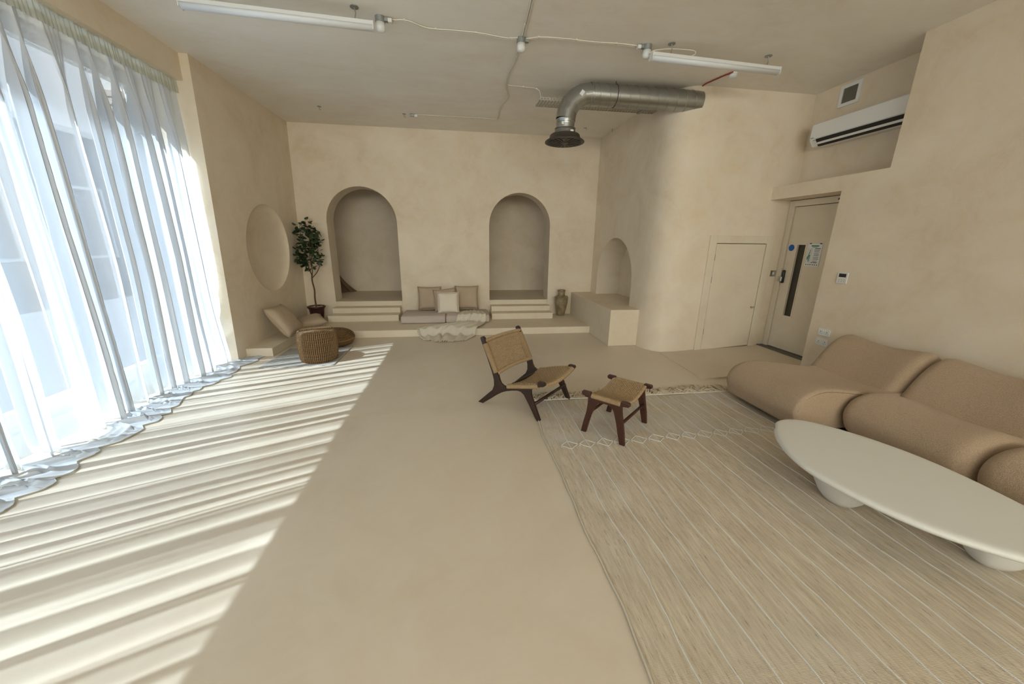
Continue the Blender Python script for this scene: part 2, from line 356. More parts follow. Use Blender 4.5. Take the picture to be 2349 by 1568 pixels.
struct('trim_window_reveal', bm, M_WALL)
# bulkhead over the curtain, wall behind the camera, window wall
struct('trim_bulkhead', boxes(((-3.42, -1.55, 3.275), (-2.985, 5.1, CZ))), M_WALL)
bm = bmesh.new(); holed(bm, [(-3.6, 0), (4.9, 0), (4.9, CZ), (-3.6, CZ)], [[(-3.3, 1.75), (4.2, 1.75), (4.2, 3.30), (-3.3, 3.30)]], lambda a, b, d: (a, -4.65+d, b), 0, -.15)
struct('wall_behind', bm, M_WALL); struct('wall_left_blocker', boxes(((-3.6, -4.8, 0), (-2.985, -1.55, CZ))), M_WALL)                        # unseen glazed strip added for fill; solid left stretch added to cut near light
w2 = bpy.data.objects.new('rear_fill_window', None); COL.objects.link(w2); w2['kind'] = 'structure'  # added strip of glazing out of view, admits the rear fill
link('window_frame', boxes(((-3.3, -4.76, 1.75), (4.2, -4.70, 1.83)), ((-3.3, -4.76, 3.22), (4.2, -4.70, 3.30))), M_FRAME, w2)
for k in range(6): link('mullion', boxes(((-3.3+k*1.488, -4.76, 1.83), (-3.24+k*1.488, -4.70, 3.22))), M_FRAME, w2)
for k in range(5): link('pane', boxes(((-3.24+k*1.488, -4.735, 1.83), (-3.3+(k+1)*1.488, -4.73, 3.22))), M_GLASS, w2)
# right side: niche wall running into the rounded corner and the cupboard wall
bm = bmesh.new()
n0, n1 = (2.752, YB+.02), (2.79, 5.5)
dirn = Vector((n1[0]-n0[0], n1[1]-n0[1], 0)); Ln = dirn.length; dirn.normalize(); nrm = Vector((-dirn.y, dirn.x, 0))  # points to +x
fnw = lambda a, b, d: Vector((n0[0], n0[1], b))+dirn*a+nrm*d
sn = n0[1]-7.162
holed(bm, [(0, 0), (Ln, 0), (Ln, CZ), (0, CZ)], [[(a, b) for a, b in arch(sn, sn+1.47, .585, .955)]], fnw, 0, .48, back=False)
bk = [bm.verts.new(fnw(a, b, .48)) for a, b in arch(sn, sn+1.47, .585, .955)]; bm.faces.new(bk)
path = catmull([n1, (2.80, 5.32), (2.83, 5.17), (2.90, 5.04), (3.01, 4.955), (3.18, 4.915), (3.38, 4.917), (3.6, 4.925)], 8)
path = [Vector((p[0], p[1], 0)) for p in [tuple(q) for q in path]] + [Vector((4.8, 4.93, 0))]
rows = [[bm.verts.new((p.x, p.y, z)) for p in path] for z in (0, CZ)]
for i in range(len(path)-1): bm.faces.new((rows[0][i], rows[0][i+1], rows[1][i+1], rows[1][i]))
bmesh.ops.remove_doubles(bm, verts=list(bm.verts), dist=.0005)
o = struct('wall_cylinder', bm, M_WALL)
for p in o.data.polygons: p.use_smooth = len(p.vertices) == 4 and p.center.y < 5.6 and abs(p.normal.z) < .1
# right walls
bm = bmesh.new()
prism(bm, [(-4.8, 0), (3.93, 0), (3.93, 2.212), (4.935, 2.212), (4.935, 2.378), (3.475, 2.378), (3.475, CZ), (-4.8, CZ)], lambda a, b, t: (t, a, b), 4.384, 4.768)
struct('wall_right', bm, M_WALL)
struct('wall_right_alcove', boxes(((4.768, 3.0, 0), (4.9, 4.94, CZ))), M_WALL)
# platform with the bench arm along the left wall
bm = bmesh.new()
prism(bm, [(-3.1, 5.30), (-2.645, 5.30), (-2.645, 6.232), (2.33, 6.232), (2.33, YB), (-3.1, YB)], lambda a, b, t: (a, b, t), 0, .123, bev=.006)
struct('floor_platform', bm, M_STEP)
for k, (x0, x1, x2, x3) in enumerate([(-2.448, -1.178, -2.435, -1.155), (.592, 1.818, .592, 1.812)]):
    st = empty('steps', ['low plaster steps climbing to the left arch beside the potted tree', 'low plaster steps climbing to the right arch beside the stoneware vase'][k], 'steps', ((x0+x1)/2, 6.98, .123), 0, 'plaster steps up to the two arches')
    def rel(bm): 
        bmesh.ops.translate(bm, verts=list(bm.verts), vec=-Vector(st.location)); return bm
    link('step', rel(boxes(((x0, 6.985, .123), (x1, YB, .241)), bev=.005)), M_STEP, st)
    link('step', rel(boxes(((x0+.012, 7.228, .241), (x1-.004, YB, .341)), bev=.005)), M_STEP, st)
    link('step', rel(boxes(((x2+.006, 7.466, .341), (x3-.006, YB+.03, BZ+.0015)), bev=.001)), M_STEP, st)
bm = bmesh.new()
prism(bm, [(2.325, 5.342), (2.80, 5.342), (2.80, 5.72), (3.25, 5.72), (3.25, 7.17), (2.80, 7.17), (2.78, YB), (2.325, YB)], lambda a, b, t: (a, b, t), 0, .587, bev=.007)
tag(link('plaster_bench', bm, M_STEP), 'built-in plaster bench under the arched niche at the right', 'bench')
# low ramp at the doors
bm = bmesh.new()
top = [(2.97, 4.93, .004), (2.905, 3.80, .014), (4.40, 3.80, .068), (4.40, 3.93, .068), (4.77, 3.93, .09), (4.77, 4.93, .09)]
T = [bm.verts.new(p) for p in top]; B = [bm.verts.new((p[0], p[1], -.01)) for p in top]
bm.faces.new(T)
for i in range(6): bm.faces.new((T[i], B[i], B[(i+1) % 6], T[(i+1) % 6]))
bmesh.ops.recalc_face_normals(bm, faces=list(bm.faces))
struct('floor_ramp', bm, M_FLOOR)

# cupboard door (door_2)
d = bpy.data.objects.new('door_2', None); COL.objects.link(d); d['kind'] = 'structure'; d.location = (4.03, 4.93, 0)
def relto(bm, o):
    bmesh.ops.translate(bm, verts=list(bm.verts), vec=-Vector(o.location)); return bm
fy = 4.895
link('door_frame', relto(boxes(((3.525, fy, 0), (3.63, 4.93, 1.72)), ((4.43, fy, .05), (4.54, 4.93, 1.72)), ((3.63, fy, 1.617), (4.43, 4.93, 1.72)), bev=.004), d), M_DOOR, d)
link('door_gap', relto(boxes(((3.628, 4.922, .004), (4.432, 4.931, 1.618))), d), M_SHADOWGAP, d)
bm = bmesh.new(); prism(bm, [(3.637, .030), (4.423, .086), (4.423, 1.609), (3.637, 1.609)], lambda a, b, t: (a, t, b), 4.903, 4.924, bev=.003)
link('door_leaf', relto(bm, d), M_DOOR, d)
bm = bmesh.new(); lathe(bm, [(.006, 0), (.006, .03), (.014, .034), (.014, .045), (.004, .05)], 12)
bmesh.ops.rotate(bm, verts=list(bm.verts), matrix=Matrix.Rotation(R(90), 3, 'X')); bmesh.ops.translate(bm, verts=list(bm.verts), vec=(4.36, 4.905, .69))
box(bm, (4.36, 4.897, .687), (4.425, 4.901, .693))
link('door_knob', relto(bm, d), M_CHROME, d, True)
for z in (.32, 1.10, 1.42): link('hinge', relto(boxes(((3.630, 4.897, z-.045), (3.641, 4.904, z+.045))), d), M_TRAY, d)

# fire door (door_1)
d = bpy.data.objects.new('door_1', None); COL.objects.link(d); d['kind'] = 'structure'; d.location = (4.74, 4.45, .09)
link('door_frame', relto(boxes(((4.70, 4.845, .085), (4.77, 4.925, 2.205)), ((4.70, 3.90, 2.125), (4.77, 4.845, 2.205)), ((4.70, 3.80, .085), (4.77, 3.88, 2.205)), bev=.004), d), M_DOOR, d)
link('frame_shadow_line', relto(boxes(((4.705, 3.88, 2.1995), (4.72, 4.925, 2.2115))), d), M_SHADOWGAP, d)
link('door_gap', relto(boxes(((4.755, 3.88, .088), (4.766, 4.847, 2.128))), d), M_SHADOWGAP, d)
bm = bmesh.new(); holed(bm, [(3.885, .10), (4.838, .10), (4.838, 2.118), (3.885, 2.118)], [[(4.555, .60), (4.683, .60), (4.683, 1.607), (4.555, 1.607)]], lambda a, b, t: (4.725+t, a, b), 0, .035)
leaf = link('door_leaf', relto(bm, d), M_DOOR, d)
link('door_glass', relto(boxes(((4.745, 4.55, .595), (4.752, 4.688, 1.612))), d), M_DGLASS, leaf)
link('glazing_bead', relto(boxes(((4.719, 4.683, .585), (4.727, 4.697, 1.622)), ((4.719, 4.541, .585), (4.727, 4.555, 1.622)), ((4.719, 4.555, 1.607), (4.727, 4.683, 1.622)), ((4.719, 4.555, .585), (4.727, 4.683, .60))), d), M_DOOR, leaf)
link('threshold', relto(boxes(((4.60, 3.93, .07), (4.765, 4.925, .094)), bev=.004), d), M_THRESH, d)
bm = bmesh.new(); box(bm, (4.690, 4.782, 1.06), (4.726, 4.818, 1.25), .014); lk = link('door_lock', relto(bm, d), M_BLACK, d, True)
bm = bmesh.new(); box(bm, (4.668, 4.785, 1.08), (4.692, 4.850, 1.155), .012); link('lock_knob', relto(bm, d), M_CHROME, lk, True)
bm = bmesh.new(); lathe(bm, [(.045, 0), (.045, .003)], 32); bmesh.ops.rotate(bm, verts=list(bm.verts), matrix=Matrix.Rotation(R(-90), 3, 'Y')); bmesh.ops.translate(bm, verts=list(bm.verts), vec=(4.725, 4.775, 1.565))
o = link('fire_door_sign', bm, M_BLUE); tag(o, 'round blue sign on the fire door left of its narrow glass', 'sign')
bm = boxes(((4.67, 3.90, 2.03), (4.725, 4.055, 2.11)), bev=.005); o = link('door_closer', relto(bm, d), M_BRONZE, d)
bm = bmesh.new(); tube(bm, [(4.69, 3.97, 2.112), (4.66, 4.07, 2.146), (4.67, 4.20, 2.158)], .008, 6); tube(bm, [(4.69, 4.15, 2.15), (4.69, 4.21, 2.165)], .013, 6)
link('closer_arm', relto(bm, d), M_BRONZE, d)

# notice on the fire door
nt = empty('safety_notice', 'white printed safety notice with green drawing on the fire door', 'notice', (4.72, 4.41, 1.475))
link('notice_board', boxes(((-.003, -.10, -.148), (.004, .10, .148)), bev=.001), M_WHITEP, nt)
def plate(bm, y0, z0, y1, z1): box(bm, (-.0042, y0, z0), (-.0028, y1, z1))
bm = bmesh.new(); plate(bm, -.055, .112, .052, .128)
for y0, z0, y1, z1 in [(.055, .02, .062, .072), (.062, -.03, .070, .03), (.048, -.05, .060, .005), (.068, -.06, .084, -.02), (.052, -.088, .064, -.05), (.06, -.012, .078, -.006)]: plate(bm, y0, z0, y1, z1)
plate(bm, -.035, .100, .035, .106)
link('green_print', bm, M_GREEN, nt)
bm = bmesh.new(); z = .088; plate(bm, -.085, .083, -.005, .091)
for k in range(15):
    z -= .0105 if k % 4 else .017
    plate(bm, -.085+random.uniform(0, .028), z, -.004, z+.0035)
for k in range(6): plate(bm, -.085+k*.031, -.133, -.070+k*.031, -.121)
plate(bm, -.002, -.105, .012, -.092); plate(bm, -.07, -.102, -.012, -.096)
for yy in (.038, .09): plate(bm, yy, -.11, yy+.001, .09)
for k in range(9): plate(bm, .012, -.10+k*.023, .09, -.0992+k*.023)
link('black_print', bm, M_INK, nt)
for y in (-.085, .062): link('notice_clip', boxes(((-.008, y, .143), (.004, y+.02, .156))), M_INK, nt)

# switches and sockets
def faceplate(name, label, cat, loc, ry, w, h, mat=M_WHITE, group=None):
    o = empty(name, label, cat, loc, ry, group)     # local -x is out of the wall
    link('plate', boxes(((-.009, -w/2, -h/2), (.0, w/2, h/2)), bev=.002), mat, o); return o
for k, (y, z, lab) in enumerate([(3.728, .579, 'white double wall socket above another at the sofa end'), (3.727, .459, 'white double wall socket directly under another at the sofa end')]):
    o = faceplate('wall_socket', lab, 'socket', (4.384, y, z), 0, .147, .086, group='double sockets beside the sofa')
    bm = bmesh.new()
    for sy in (-.04, .04):
        box(bm, (-.0098, sy-.003, -.002), (-.0085, sy+.003, .010)); box(bm, (-.0098, sy-.014, -.021), (-.0085, sy-.008, -.015)); box(bm, (-.0098, sy+.008, -.021), (-.0085, sy+.014, -.015))
    link('socket_holes', bm, M_BLACK, o, kind='stuff')
    for sy in (-.012, .012): link('rocker', boxes(((-.012, sy-.006, .012), (-.008, sy+.006, .030)), bev=.001), M_WHITEP, o)
o = faceplate('thermostat', 'square white wall controller with black screen above the sockets', 'thermostat', (4.384, 3.673, 1.243), 0, .118, .125)
link('screen', boxes(((-.011, -.041, .008), (-.008, .041, .048)), bev=.001), M_BLACK, o)
bm = bmesh.new()
for i in range(3):
    for j in range(2): box(bm, (-.0108, -.036+i*.030, -.045+j*.020), (-.0085, -.026+i*.030, -.038+j*.020))
link('buttons', bm, M_TRAY, o, kind='stuff')
o = faceplate('light_switch', 'square steel light switch between the cupboard door and fire door', 'switch', (4.648, 4.93, 1.19), R(90), .088, .088, M_CHROME)
link('rocker', boxes(((-.013, -.012, -.018), (-.008, .012, .018)), bev=.002), M_WHITE, o)

# air vent and air conditioner in the high alcove
o = empty('wall_vent', 'square white wall vent with dark grille above the air conditioner', 'vent', (4.768, 4.447, 3.385))
bm = bmesh.new(); holed(bm, [(-.125, -.12), (.125, -.12), (.125, .12), (-.125, .12)], [[(-.088, -.083), (.088, -.083), (.088, .083), (-.088, .083)]], lambda a, b, t: (t, a, b), -.016, .0)
link('frame', bm, M_WHITEP, o)
link('backing', boxes(((-.004, -.09, -.085), (-.001, .09, .085))), M_SHADOWGAP, o)
sl = boxes(((-.012, -.0012, -.083), (-.003, .0012, .083))); me = None
for k in range(17):
    if k == 0: s0 = link('grille_bar', sl, M_TRAY, o); s0.location.y = -.08
    else: s = s0.copy(); COL.objects.link(s); s.parent = o; s.location.y = -.08+k*.01
ac = empty('air_conditioner', 'white wall-mounted air conditioner in the high alcove at right', 'air conditioner', (4.768, 4.07, 2.965))
bm = bmesh.new(); prof = [(0, -.125), (-.10, -.138), (-.165, -.13), (-.215, -.07), (-.222, -.045), (-.212, .12), (-.20, .135), (0, .135)]
prism(bm, prof, lambda a, b, t: (a, t, b), -.58, .59, bev=.004); link('casing', bm, M_WHITE, ac)
bm = bmesh.new(); prism(bm, [(-.226, -.045), (-.216, .122), (-.220, .122), (-.231, -.045)], lambda a, b, t: (a, t, b), -.575, .585, bev=.001); link('front_panel', bm, M_WHITEP, ac)
bm = bmesh.new(); prism(bm, [(-.21, -.07), (-.2235, -.052), (-.2235, -.062), (-.172, -.1335), (-.15, -.1335)], lambda a, b, t: (a-.002, t, b-.002), -.50, .50); link('air_slot', bm, M_SHADOWGAP, ac)
for a, b in ((-.200, -.104),):
    bm = bmesh.new(); prism(bm, [(a-.010, b+.010), (a+.004, b-.010), (a+.001, b-.013), (a-.014, b+.009)], lambda p, q, t: (p, t, q), -.50, .50); link('louvre', bm, M_WHITE, ac)
link('badge', boxes(((-.232, .53, -.036), (-.229, .575, -.030))), M_INK, ac)
link('indicator_light', boxes(((-.221, .51, -.066), (-.214, .545, -.062))), M_GREEN, ac)

# ------------------------------------------------------------------ window, exterior, curtain
wx = -3.5
w1 = bpy.data.objects.new('window_1', None); COL.objects.link(w1); w1['kind'] = 'structure'; w1.location = (wx, 1, 0)
link('window_frame', relto(boxes(((wx-.06, -1.55, 0), (wx+.03, 5.1, .10)), ((wx-.05, -1.55, .16), (wx+.03, 5.1, .265)), ((wx-.06, -1.55, 3.15), (wx+.03, 5.1, 3.23)), ((wx-.055, -1.55, .10), (wx+.0, 5.1, .16)), bev=0), w1), M_FRAME, w1)
my = [-1.51, -.33, 1.02, 2.37, 3.72, 5.06]
for y in my: link('mullion', relto(boxes(((wx-.05, y-.03, .265), (wx+.025, y+.03, 3.15)), bev=.004), w1), M_FRAME, w1)
for a, b in zip(my[:-1], my[1:]): link('pane', relto(boxes(((wx-.016, a+.03, .265), (wx-.010, b-.03, 3.15))), w1), M_GLASS, w1)
we = boxes(((-3.62, -4.8, 3.23), (-3.42, 5.1, CZ+.15)), ((-3.9, 5.11, -.1), (-3.62, 9.2, CZ))); struct('wall_exterior', we, M_MORTAR)
br = boxes(((0, 0, 0), (.215, .102, .065)), bev=.003)
b0 = None
for k in range(30):                                      # brick head above the glass
    if b0 is None: b0 = link('brick', br, M_BRICK, bpy.data.objects['wall_exterior']); b = b0
    else: b = b0.copy(); COL.objects.link(b); b.parent = b0.parent
    b.rotation_euler = (0, R(90), 0); b.location = (-3.64-(.006*(k % 2)), 5.0-.115*k, 3.445)
for k in range(40):                                      # brick reveal beside the last pane
    b = b0.copy(); COL.objects.link(b); b.parent = b0.parent; b.rotation_euler = (0, 0, 0)
    b.location = (-3.83+(.02 if k % 2 else 0), 5.035, .02+.078*k)
struct('floor_pavement', boxes(((-40, -25, -.16), (-3.62, 30, -.06))), M_PAVE)

M_FPANE = plain('facade_window_glass', (.13, .14, .15), .3)
bd = empty('building', 'long low pale building across the street seen dimly through the sheer curtain', 'building', (-14, 4, -.1))
link('wall', boxes(((-3, -14, 0), (0, 26, 5.3))), plain('facade_render', (.20, .20, .21), .9, var=.06, vscale=.6), bd)
link('roof_edge', boxes(((-3.1, -14.1, 5.3), (.12, 26.1, 5.5))), M_FRAME, bd)
for k in range(11):
    y = -12+3.4*k
    wf = link('window', boxes(((0, y, .9), (.05, y+1.7, 1.0)), ((0, y, 3.4), (.05, y+1.7, 3.5)), ((0, y, 1.0), (.05, y+.1, 3.4)), ((0, y+1.6, 1.0), (.05, y+1.7, 3.4))), M_FRAME, bd)
    link('window_pane', boxes(((.0, y+.1, 1.0), (.02, y+1.6, 3.4))), M_FPANE, wf)

# curtain: one gathered sheet, running out over the floor
cu = empty('curtain', 'floor to ceiling white sheer curtain pooling on the floor along the window wall', 'curtain', (-3.1, 2, 3.27))
Y0, Y1 = -1.5, 5.085
def phase(y):
    return 2*PI*(y*4.9+1.25*nz(y*1.2, 3.7)+.65*nz(y*2.9, 9.2))
def sheet(y, f):
    """f 0 at the tape, 1 at the floor"""
    g = sm(0, .22, f)
    yy = y+.05*f*nz(y*1.7, f*1.1, 5)+ .012*nz(y*5, f*3, 1)
    ph = phase(yy); A = (.065+.07*(.5+.5*nz(y*1.3, 1.2)))*(.35+.65*g)*(1+.25*f)
    A *= .40+.95*(.5+.5*nz(y*1.9, f*.6, 2.0))
    x = A*(math.sin(ph)+.30*math.sin(2*ph+1.3+2*nz(y*.9, 8))+.13*math.sin(3*ph+nz(y, 4)*4)+.09*math.sin(5*ph+3*nz(y*1.3, f*.8)))
    x += (1-g)*.010*math.sin(2*PI*y*17+3*nz(y*4, 2))+.010*g*nz(y*14, f*2.5, 3)
    dy = .025*g*math.sin(2*ph+.7)+.018*g*math.sin(ph*.5+1.0)
    return x, dy
NY = 1500; vr = []
bm = bmesh.new(); prevrow = None
ZT = 3.225
rowsf = [i/46 for i in range(47)]
pool = 16
for i, f in enumerate(rowsf + [1+(k+1)/pool for k in range(pool)]):
    row = []
    for j in range(NY+1):
        y = Y0+(Y1-Y0)*j/NY
        end = sm(5.1, 4.9, y)
        if f <= 1:
            x, dy = sheet(y, f); z = ZT*(1-f)
            sw = sm(.55, 1.0, f)
            X = -3.10+x-.045*sw*(.6+.8*nz(y*1.4, 6.0)); Yp = y+dy*end+.16*sw**2*sm(4.3, 5.1, y); z = max(z, .012)
        else:
            s = f-1; x, dy = sheet(y, 1)
            L = .345+.10*nz(y*1.1, 20)+.07*nz(y*3.3, 21)
            damp = 1-.75*s
            X = -3.10+x*damp-.045*(.6+.8*nz(y*1.4, 6.0))+L*s
            Yp = y+dy*end*damp+.16*sm(4.3, 5.1, y)+.06*s*nz(y*2.0, s*2, 30)+.10*s*sm(4.7, 5.1, y)
            lift = abs(nz(y*3.0+s*2.6, s*3.2, 40))*.075*math.sin(min(1, s*1.05)*PI)**.7+.010*abs(nz(y*11, s*6, 41))*(1-s*.6)
            z = .008+lift+.02*max(0, 1-s*4)*abs(math.sin(phase(y)/2))
            X = max(X, -3.33)
        row.append(bm.verts.new((X+3.1, Yp-2, z-3.27)))
    if prevrow:
        for j in range(NY): bm.faces.new((prevrow[j], prevrow[j+1], row[j+1], row[j]))
    prevrow = row
hem = [v.co.copy() for v in prevrow]
link('curtain_fabric', bm, M_SHEER, cu, True)
bm = bmesh.new(); tube(bm, [p+Vector((0, 0, .003)) for p in hem[::5]], .0035, 5); link('hem', bm, plain('hem_cloth', (.62, .60, .52), .9), cu, True)
bm = bmesh.new(); pr = None                                # pencil-pleated heading tape
for j in range(3001):
    y = Y0+(Y1-Y0)*j/3000; x, dy = sheet(y, 0); px = .040+x*.25+.006*math.sin(2*PI*y*27+1.5*nz(y*3, 1))
    r = [bm.verts.new((px, y-2, 3.285-3.27)), bm.verts.new((px+.002, y-2, 3.21-3.27)), bm.verts.new((px+.004, y-2, 3.145-3.27))]
    if pr:
        for a in (0, 1): bm.faces.new((pr[a], r[a], r[a+1], pr[a+1]))
    pr = r
link('heading_tape', bm, M_TAPE, cu, True)
link('curtain_rail', boxes(((-.03, Y0-2, .0), (.03, Y1-2, .022))), M_WHITEP, cu)

# ------------------------------------------------------------------ big rug
rug = empty('striped_rug', 'large beige flatweave rug with white corded stripes under sofa and table', 'rug', (2.4, 1.5, 0))
RX0, RX1, RY0, RY1 = .665, 4.34, -.9, 3.40
def wander(x, y): return .020*nz(x*1.7, y*2.1, 3)+.009*nz(x*5, y*6, 8)
def rx(x, y): return x + .012*(3.4-y)*(1 if x < 1 else .6)*.6 + wander(x, y)*(1 if x < 3 else .5)
def rz(x, y):
    e = .004*nz(x*3.3, y*3.6, 12)+.0035*nz(x*8, y*7, 15)+.020*math.exp(-((x-1.45-.4*(y-1.7))**2/.02+(y-1.75)**2/.25))*.5
    return .011+max(-.004, e)
bm = bmesh.new(); nxs, nys = 150, 180; pr = None
for i in range(nxs+1):
    x = RX0+(RX1-RX0)*i/nxs; c = []
    for j in range(nys+1):
        y = RY0+(RY1-RY0)*j/nys; c.append(bm.verts.new((rx(x, y)-2.4, y-1.5, rz(x, y))))
    if pr:
        for j in range(nys): bm.faces.new((pr[j], c[j], c[j+1], pr[j+1]))
    pr = c
ed = [e for e in bm.edges if e.is_boundary]
r = bmesh.ops.extrude_edge_only(bm, edges=ed)
for v in r['geom']:
    if isinstance(v, bmesh.types.BMVert): v.co.z = 0
o = link('rug_weave', bm, M_RUG, rug, True)
# material space is object space: keep world metres for the pattern
for v in o.data.vertices: v.co += Vector((2.4, 1.5, 0))
o.location = (-2.4, -1.5, 0)
xs = [.845+.1525*k for k in range(23)]
for x in xs:
    bm = bmesh.new(); pts = []
    for j in range(91):
        y = RY0+(RY1-RY0)*j/90; pts.append((rx(x, y)-2.4+.0022*nz(x*9, y*30), y-1.5, rz(x, y)+.001))
    tube(bm, pts, .0036, 5); link('corded_stripe', bm, M_STRIPE, rug, True)
bm = bmesh.new(); tube(bm, [(rx(RX0, RY0+(RY1-RY0)*j/120)-2.4, RY0+(RY1-RY0)*j/120-1.5, rz(RX0, RY0+(RY1-RY0)*j/120)) for j in range(121)], .006, 5)
link('bound_edge', bm, plain('rug_binding', (.62, .55, .43), .95, bump=.6, bscale=200), rug, True)
bm = bmesh.new(); tube(bm, [(rx(RX0+(RX1-RX0)*j/100, RY1)-2.4, RY1-1.5+.004*nz(j*.3), .014) for j in range(101)], .006, 5)
link('end_cord', bm, M_STRIPE, rug, True)
bm = bmesh.new()
for k, x in enumerate(xs):
    y = 2.53+.004*k; c = [(-.068, 0), (0, .062), (.068, 0), (0, -.062)]
    for (ax, ay), (bx, by) in zip(c, c[1:]+c[:1]):
        P = []
        for q in range(6):
            u = q/5; X = x+ax+(bx-ax)*u; Yq = y+ay+(by-ay)*u; P.append((rx(X, Yq)-2.4, Yq-1.5, rz(X, Yq)+.002))
        tube(bm, P, .0030, 5)
    for sx in (-1, 1):
        P = []
        for q in range(5):
            u = q/4; X = x+sx*(.068+.006*u); Yq = y+sx*.030*(u-.0); P.append((rx(X, Yq)-2.4, Yq-1.5, rz(X, Yq)+.001))
        tube(bm, P, .003, 5)
link('diamond_cords', bm, M_STRIPE, rug, True, kind='stuff')
bm = bmesh.new(); random.seed(11)
for k in range(300):
    x = RX0+(3.6-RX0)*k/300+random.uniform(-.004, .004); a = random.uniform(-.9, .9); L = random.uniform(.09, .19)
    p = Vector((rx(x, RY1)-2.4, RY1-1.5+.008, .012)); pts = [p]
    for q in range(5):
        a += random.uniform(-.9, .9); p = p+Vector((math.sin(a)*L/5*.9, abs(math.cos(a))*L/5+.006, random.uniform(-.006, .010)))
        p.z = max(.007, min(.035, p.z)); pts.append(p)
    tube(bm, pts, [.006, .009, .007, .009, .008, .004], 5)
link('fringe', bm, M_FRINGE, rug, True, kind='stuff')

# ------------------------------------------------------------------ sofa
sofa = empty('sofa', 'long low taupe boucle sofa of rounded seat and back blocks along the right wall', 'sofa', (3.7, 1.8, .012))
def soft(bm, prof, y0, y1, r, sag=0.0, ny=26, flat0=0.0):
    """closed profile (x,z) swept along y, its ends rounded in by radius r"""
    P = [Vector((p[0], p[1], 0)) for p in catmull([(a, b, 0) for a, b in prof], 6, True)]; k = len(P)
    nr = []
    for i in range(k):
        t = P[(i+1) % k]-P[i-1]; t.normalize(); nr.append(Vector((-t.y, t.x, 0)))
    ctr = sum(P, Vector())/k
    if sum((nr[i]).dot(P[i]-ctr) for i in range(k)) > 0: nr = [-n for n in nr]
    ts = []
    for i in range(9): ts.append((y0+(r if not flat0 else flat0)*(1-math.cos(i/8*PI/2)), (r if not flat0 else flat0)*(1-math.sin(i/8*PI/2))))
    m0 = len(ts)
    for i in range(1, ny): 
        u = i/ny; ts.append((y0+r+(y1-y0-2*r)*u, 0))
    for i in range(9): ts.append((y1-r*(1-math.sin(i/8*PI/2)), r*(1-math.cos(i/8*PI/2))))
    ts.sort(key=lambda q: q[0]); rings = []
    for y, ins in ts:
        u = (y-y0)/(y1-y0); s = sag*math.sin(PI*u)**2
        ring = []
        for i in range(k):
            q = P[i]+nr[i]*ins
            z = q.y - s*sm(.14, .34, q.y)
            ring.append(bm.verts.new((q.x-3.7, y-1.8, max(.0, z)-.012)))
        rings.append(ring)
    for a, b in zip(rings[:-1], rings[1:]):
        for i in range(k): bm.faces.new((a[i], a[(i+1) % k], b[(i+1) % k], b[i]))
    for rg, sgn in ((rings[0], 1), (rings[-1], -1)):
        c = bm.verts.new(sum((v.co for v in rg), Vector())/k)
        for i in range(k): bm.faces.new((rg[i], rg[(i+1) % k], c) if sgn < 0 else (rg[(i+1) % k], rg[i], c))
    bmesh.ops.recalc_face_normals(bm, faces=list(bm.faces))
def seat_prof(x0, x1=3.98):
    w = x1-x0
    return [(x0+.10, .045), (x0+.015, .14), (x0+.0, .25), (x0+.06, .355), (x0+.18, .41), (x0+.34, .415), (x0+.34+.3*(w-.4), .385), (x0+.34+.7*(w-.4), .34), (x1-.03, .325), (x1, .20), (x1-.03, .05), (x0+w*.5, .035)]
back_prof = [(3.80, .30), (3.86, .40), (3.94, .515), (4.04, .62), (4.15, .675), (4.25, .665), (4.32, .58), (4.35, .40), (4.355, .15), (4.30, .05), (4.0, .045), (3.82, .12)]
for x0, y0, y1, fl in ((2.80, 2.455, 3.36, .035), (3.20, 1.60, 2.45, 0), (3.20, .74, 1.595, 0), (3.20, -.12, .735, 0)):
    bm = bmesh.new(); soft(bm, seat_prof(x0), y0, y1, .11 if not fl else .12, .025, flat0=fl); link('seat_cushion', bm, M_SOFA, sofa, True)
for y0, y1 in ((2.50, 3.35), (1.63, 2.495), (.76, 1.625), (-.11, .755)):
    bm = bmesh.new(); soft(bm, back_prof, y0, y1, .10, .040); link('backrest', bm, M_SOFA, sofa, True)
bm = bmesh.new()
P = [Vector((p[0]-3.7, 2.4535-1.8+.004, p[1]-.012)) for p in catmull([(a+.02 if a < 3 else a, b-.02, 0) for a, b in seat_prof(2.80)[2:9]], 6)]
tube(bm, P, .0022, 5); link('seam', bm, plain('seam_thread', (.19, .13, .085), .9), sofa, True)
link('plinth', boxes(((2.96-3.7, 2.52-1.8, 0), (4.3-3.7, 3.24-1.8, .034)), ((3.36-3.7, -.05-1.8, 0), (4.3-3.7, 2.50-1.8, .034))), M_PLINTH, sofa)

# ------------------------------------------------------------------ coffee table
tb = empty('coffee_table', 'white plaster coffee table with long leaf-shaped top on bulbous legs', 'table', (2.5, 1.5, .012))
TZ = .332
outl = [(2.255, 2.10), (2.32, 2.165), (2.43, 2.19), (2.54, 2.155), (2.64, 2.06), (2.73, 1.93), (2.80, 1.78), (2.845, 1.62), (2.86, 1.46), (2.855, 1.30), (2.835, 1.15), (2.79, 1.00), (2.68, .89), (2.52, .87), (2.37, .91), (2.24, 1.02), (2.14, 1.14), (2.065, 1.30), (2.02, 1.47), (2.01, 1.63), (2.05, 1.80), (2.13, 1.96), (2.20, 2.05)]
P = catmull([(a, b, 0) for a, b in outl], 5, True); k = len(P); ctr = sum(P, Vector())/k
nr = []
for i in range(k):
    t = P[(i+1) % k]-P[i-1]; t.normalize(); n = Vector((t.y, -t.x, 0)); nr.append(n if n.dot(P[i]-ctr) > 0 else -n)
bm = bmesh.new(); rings = []
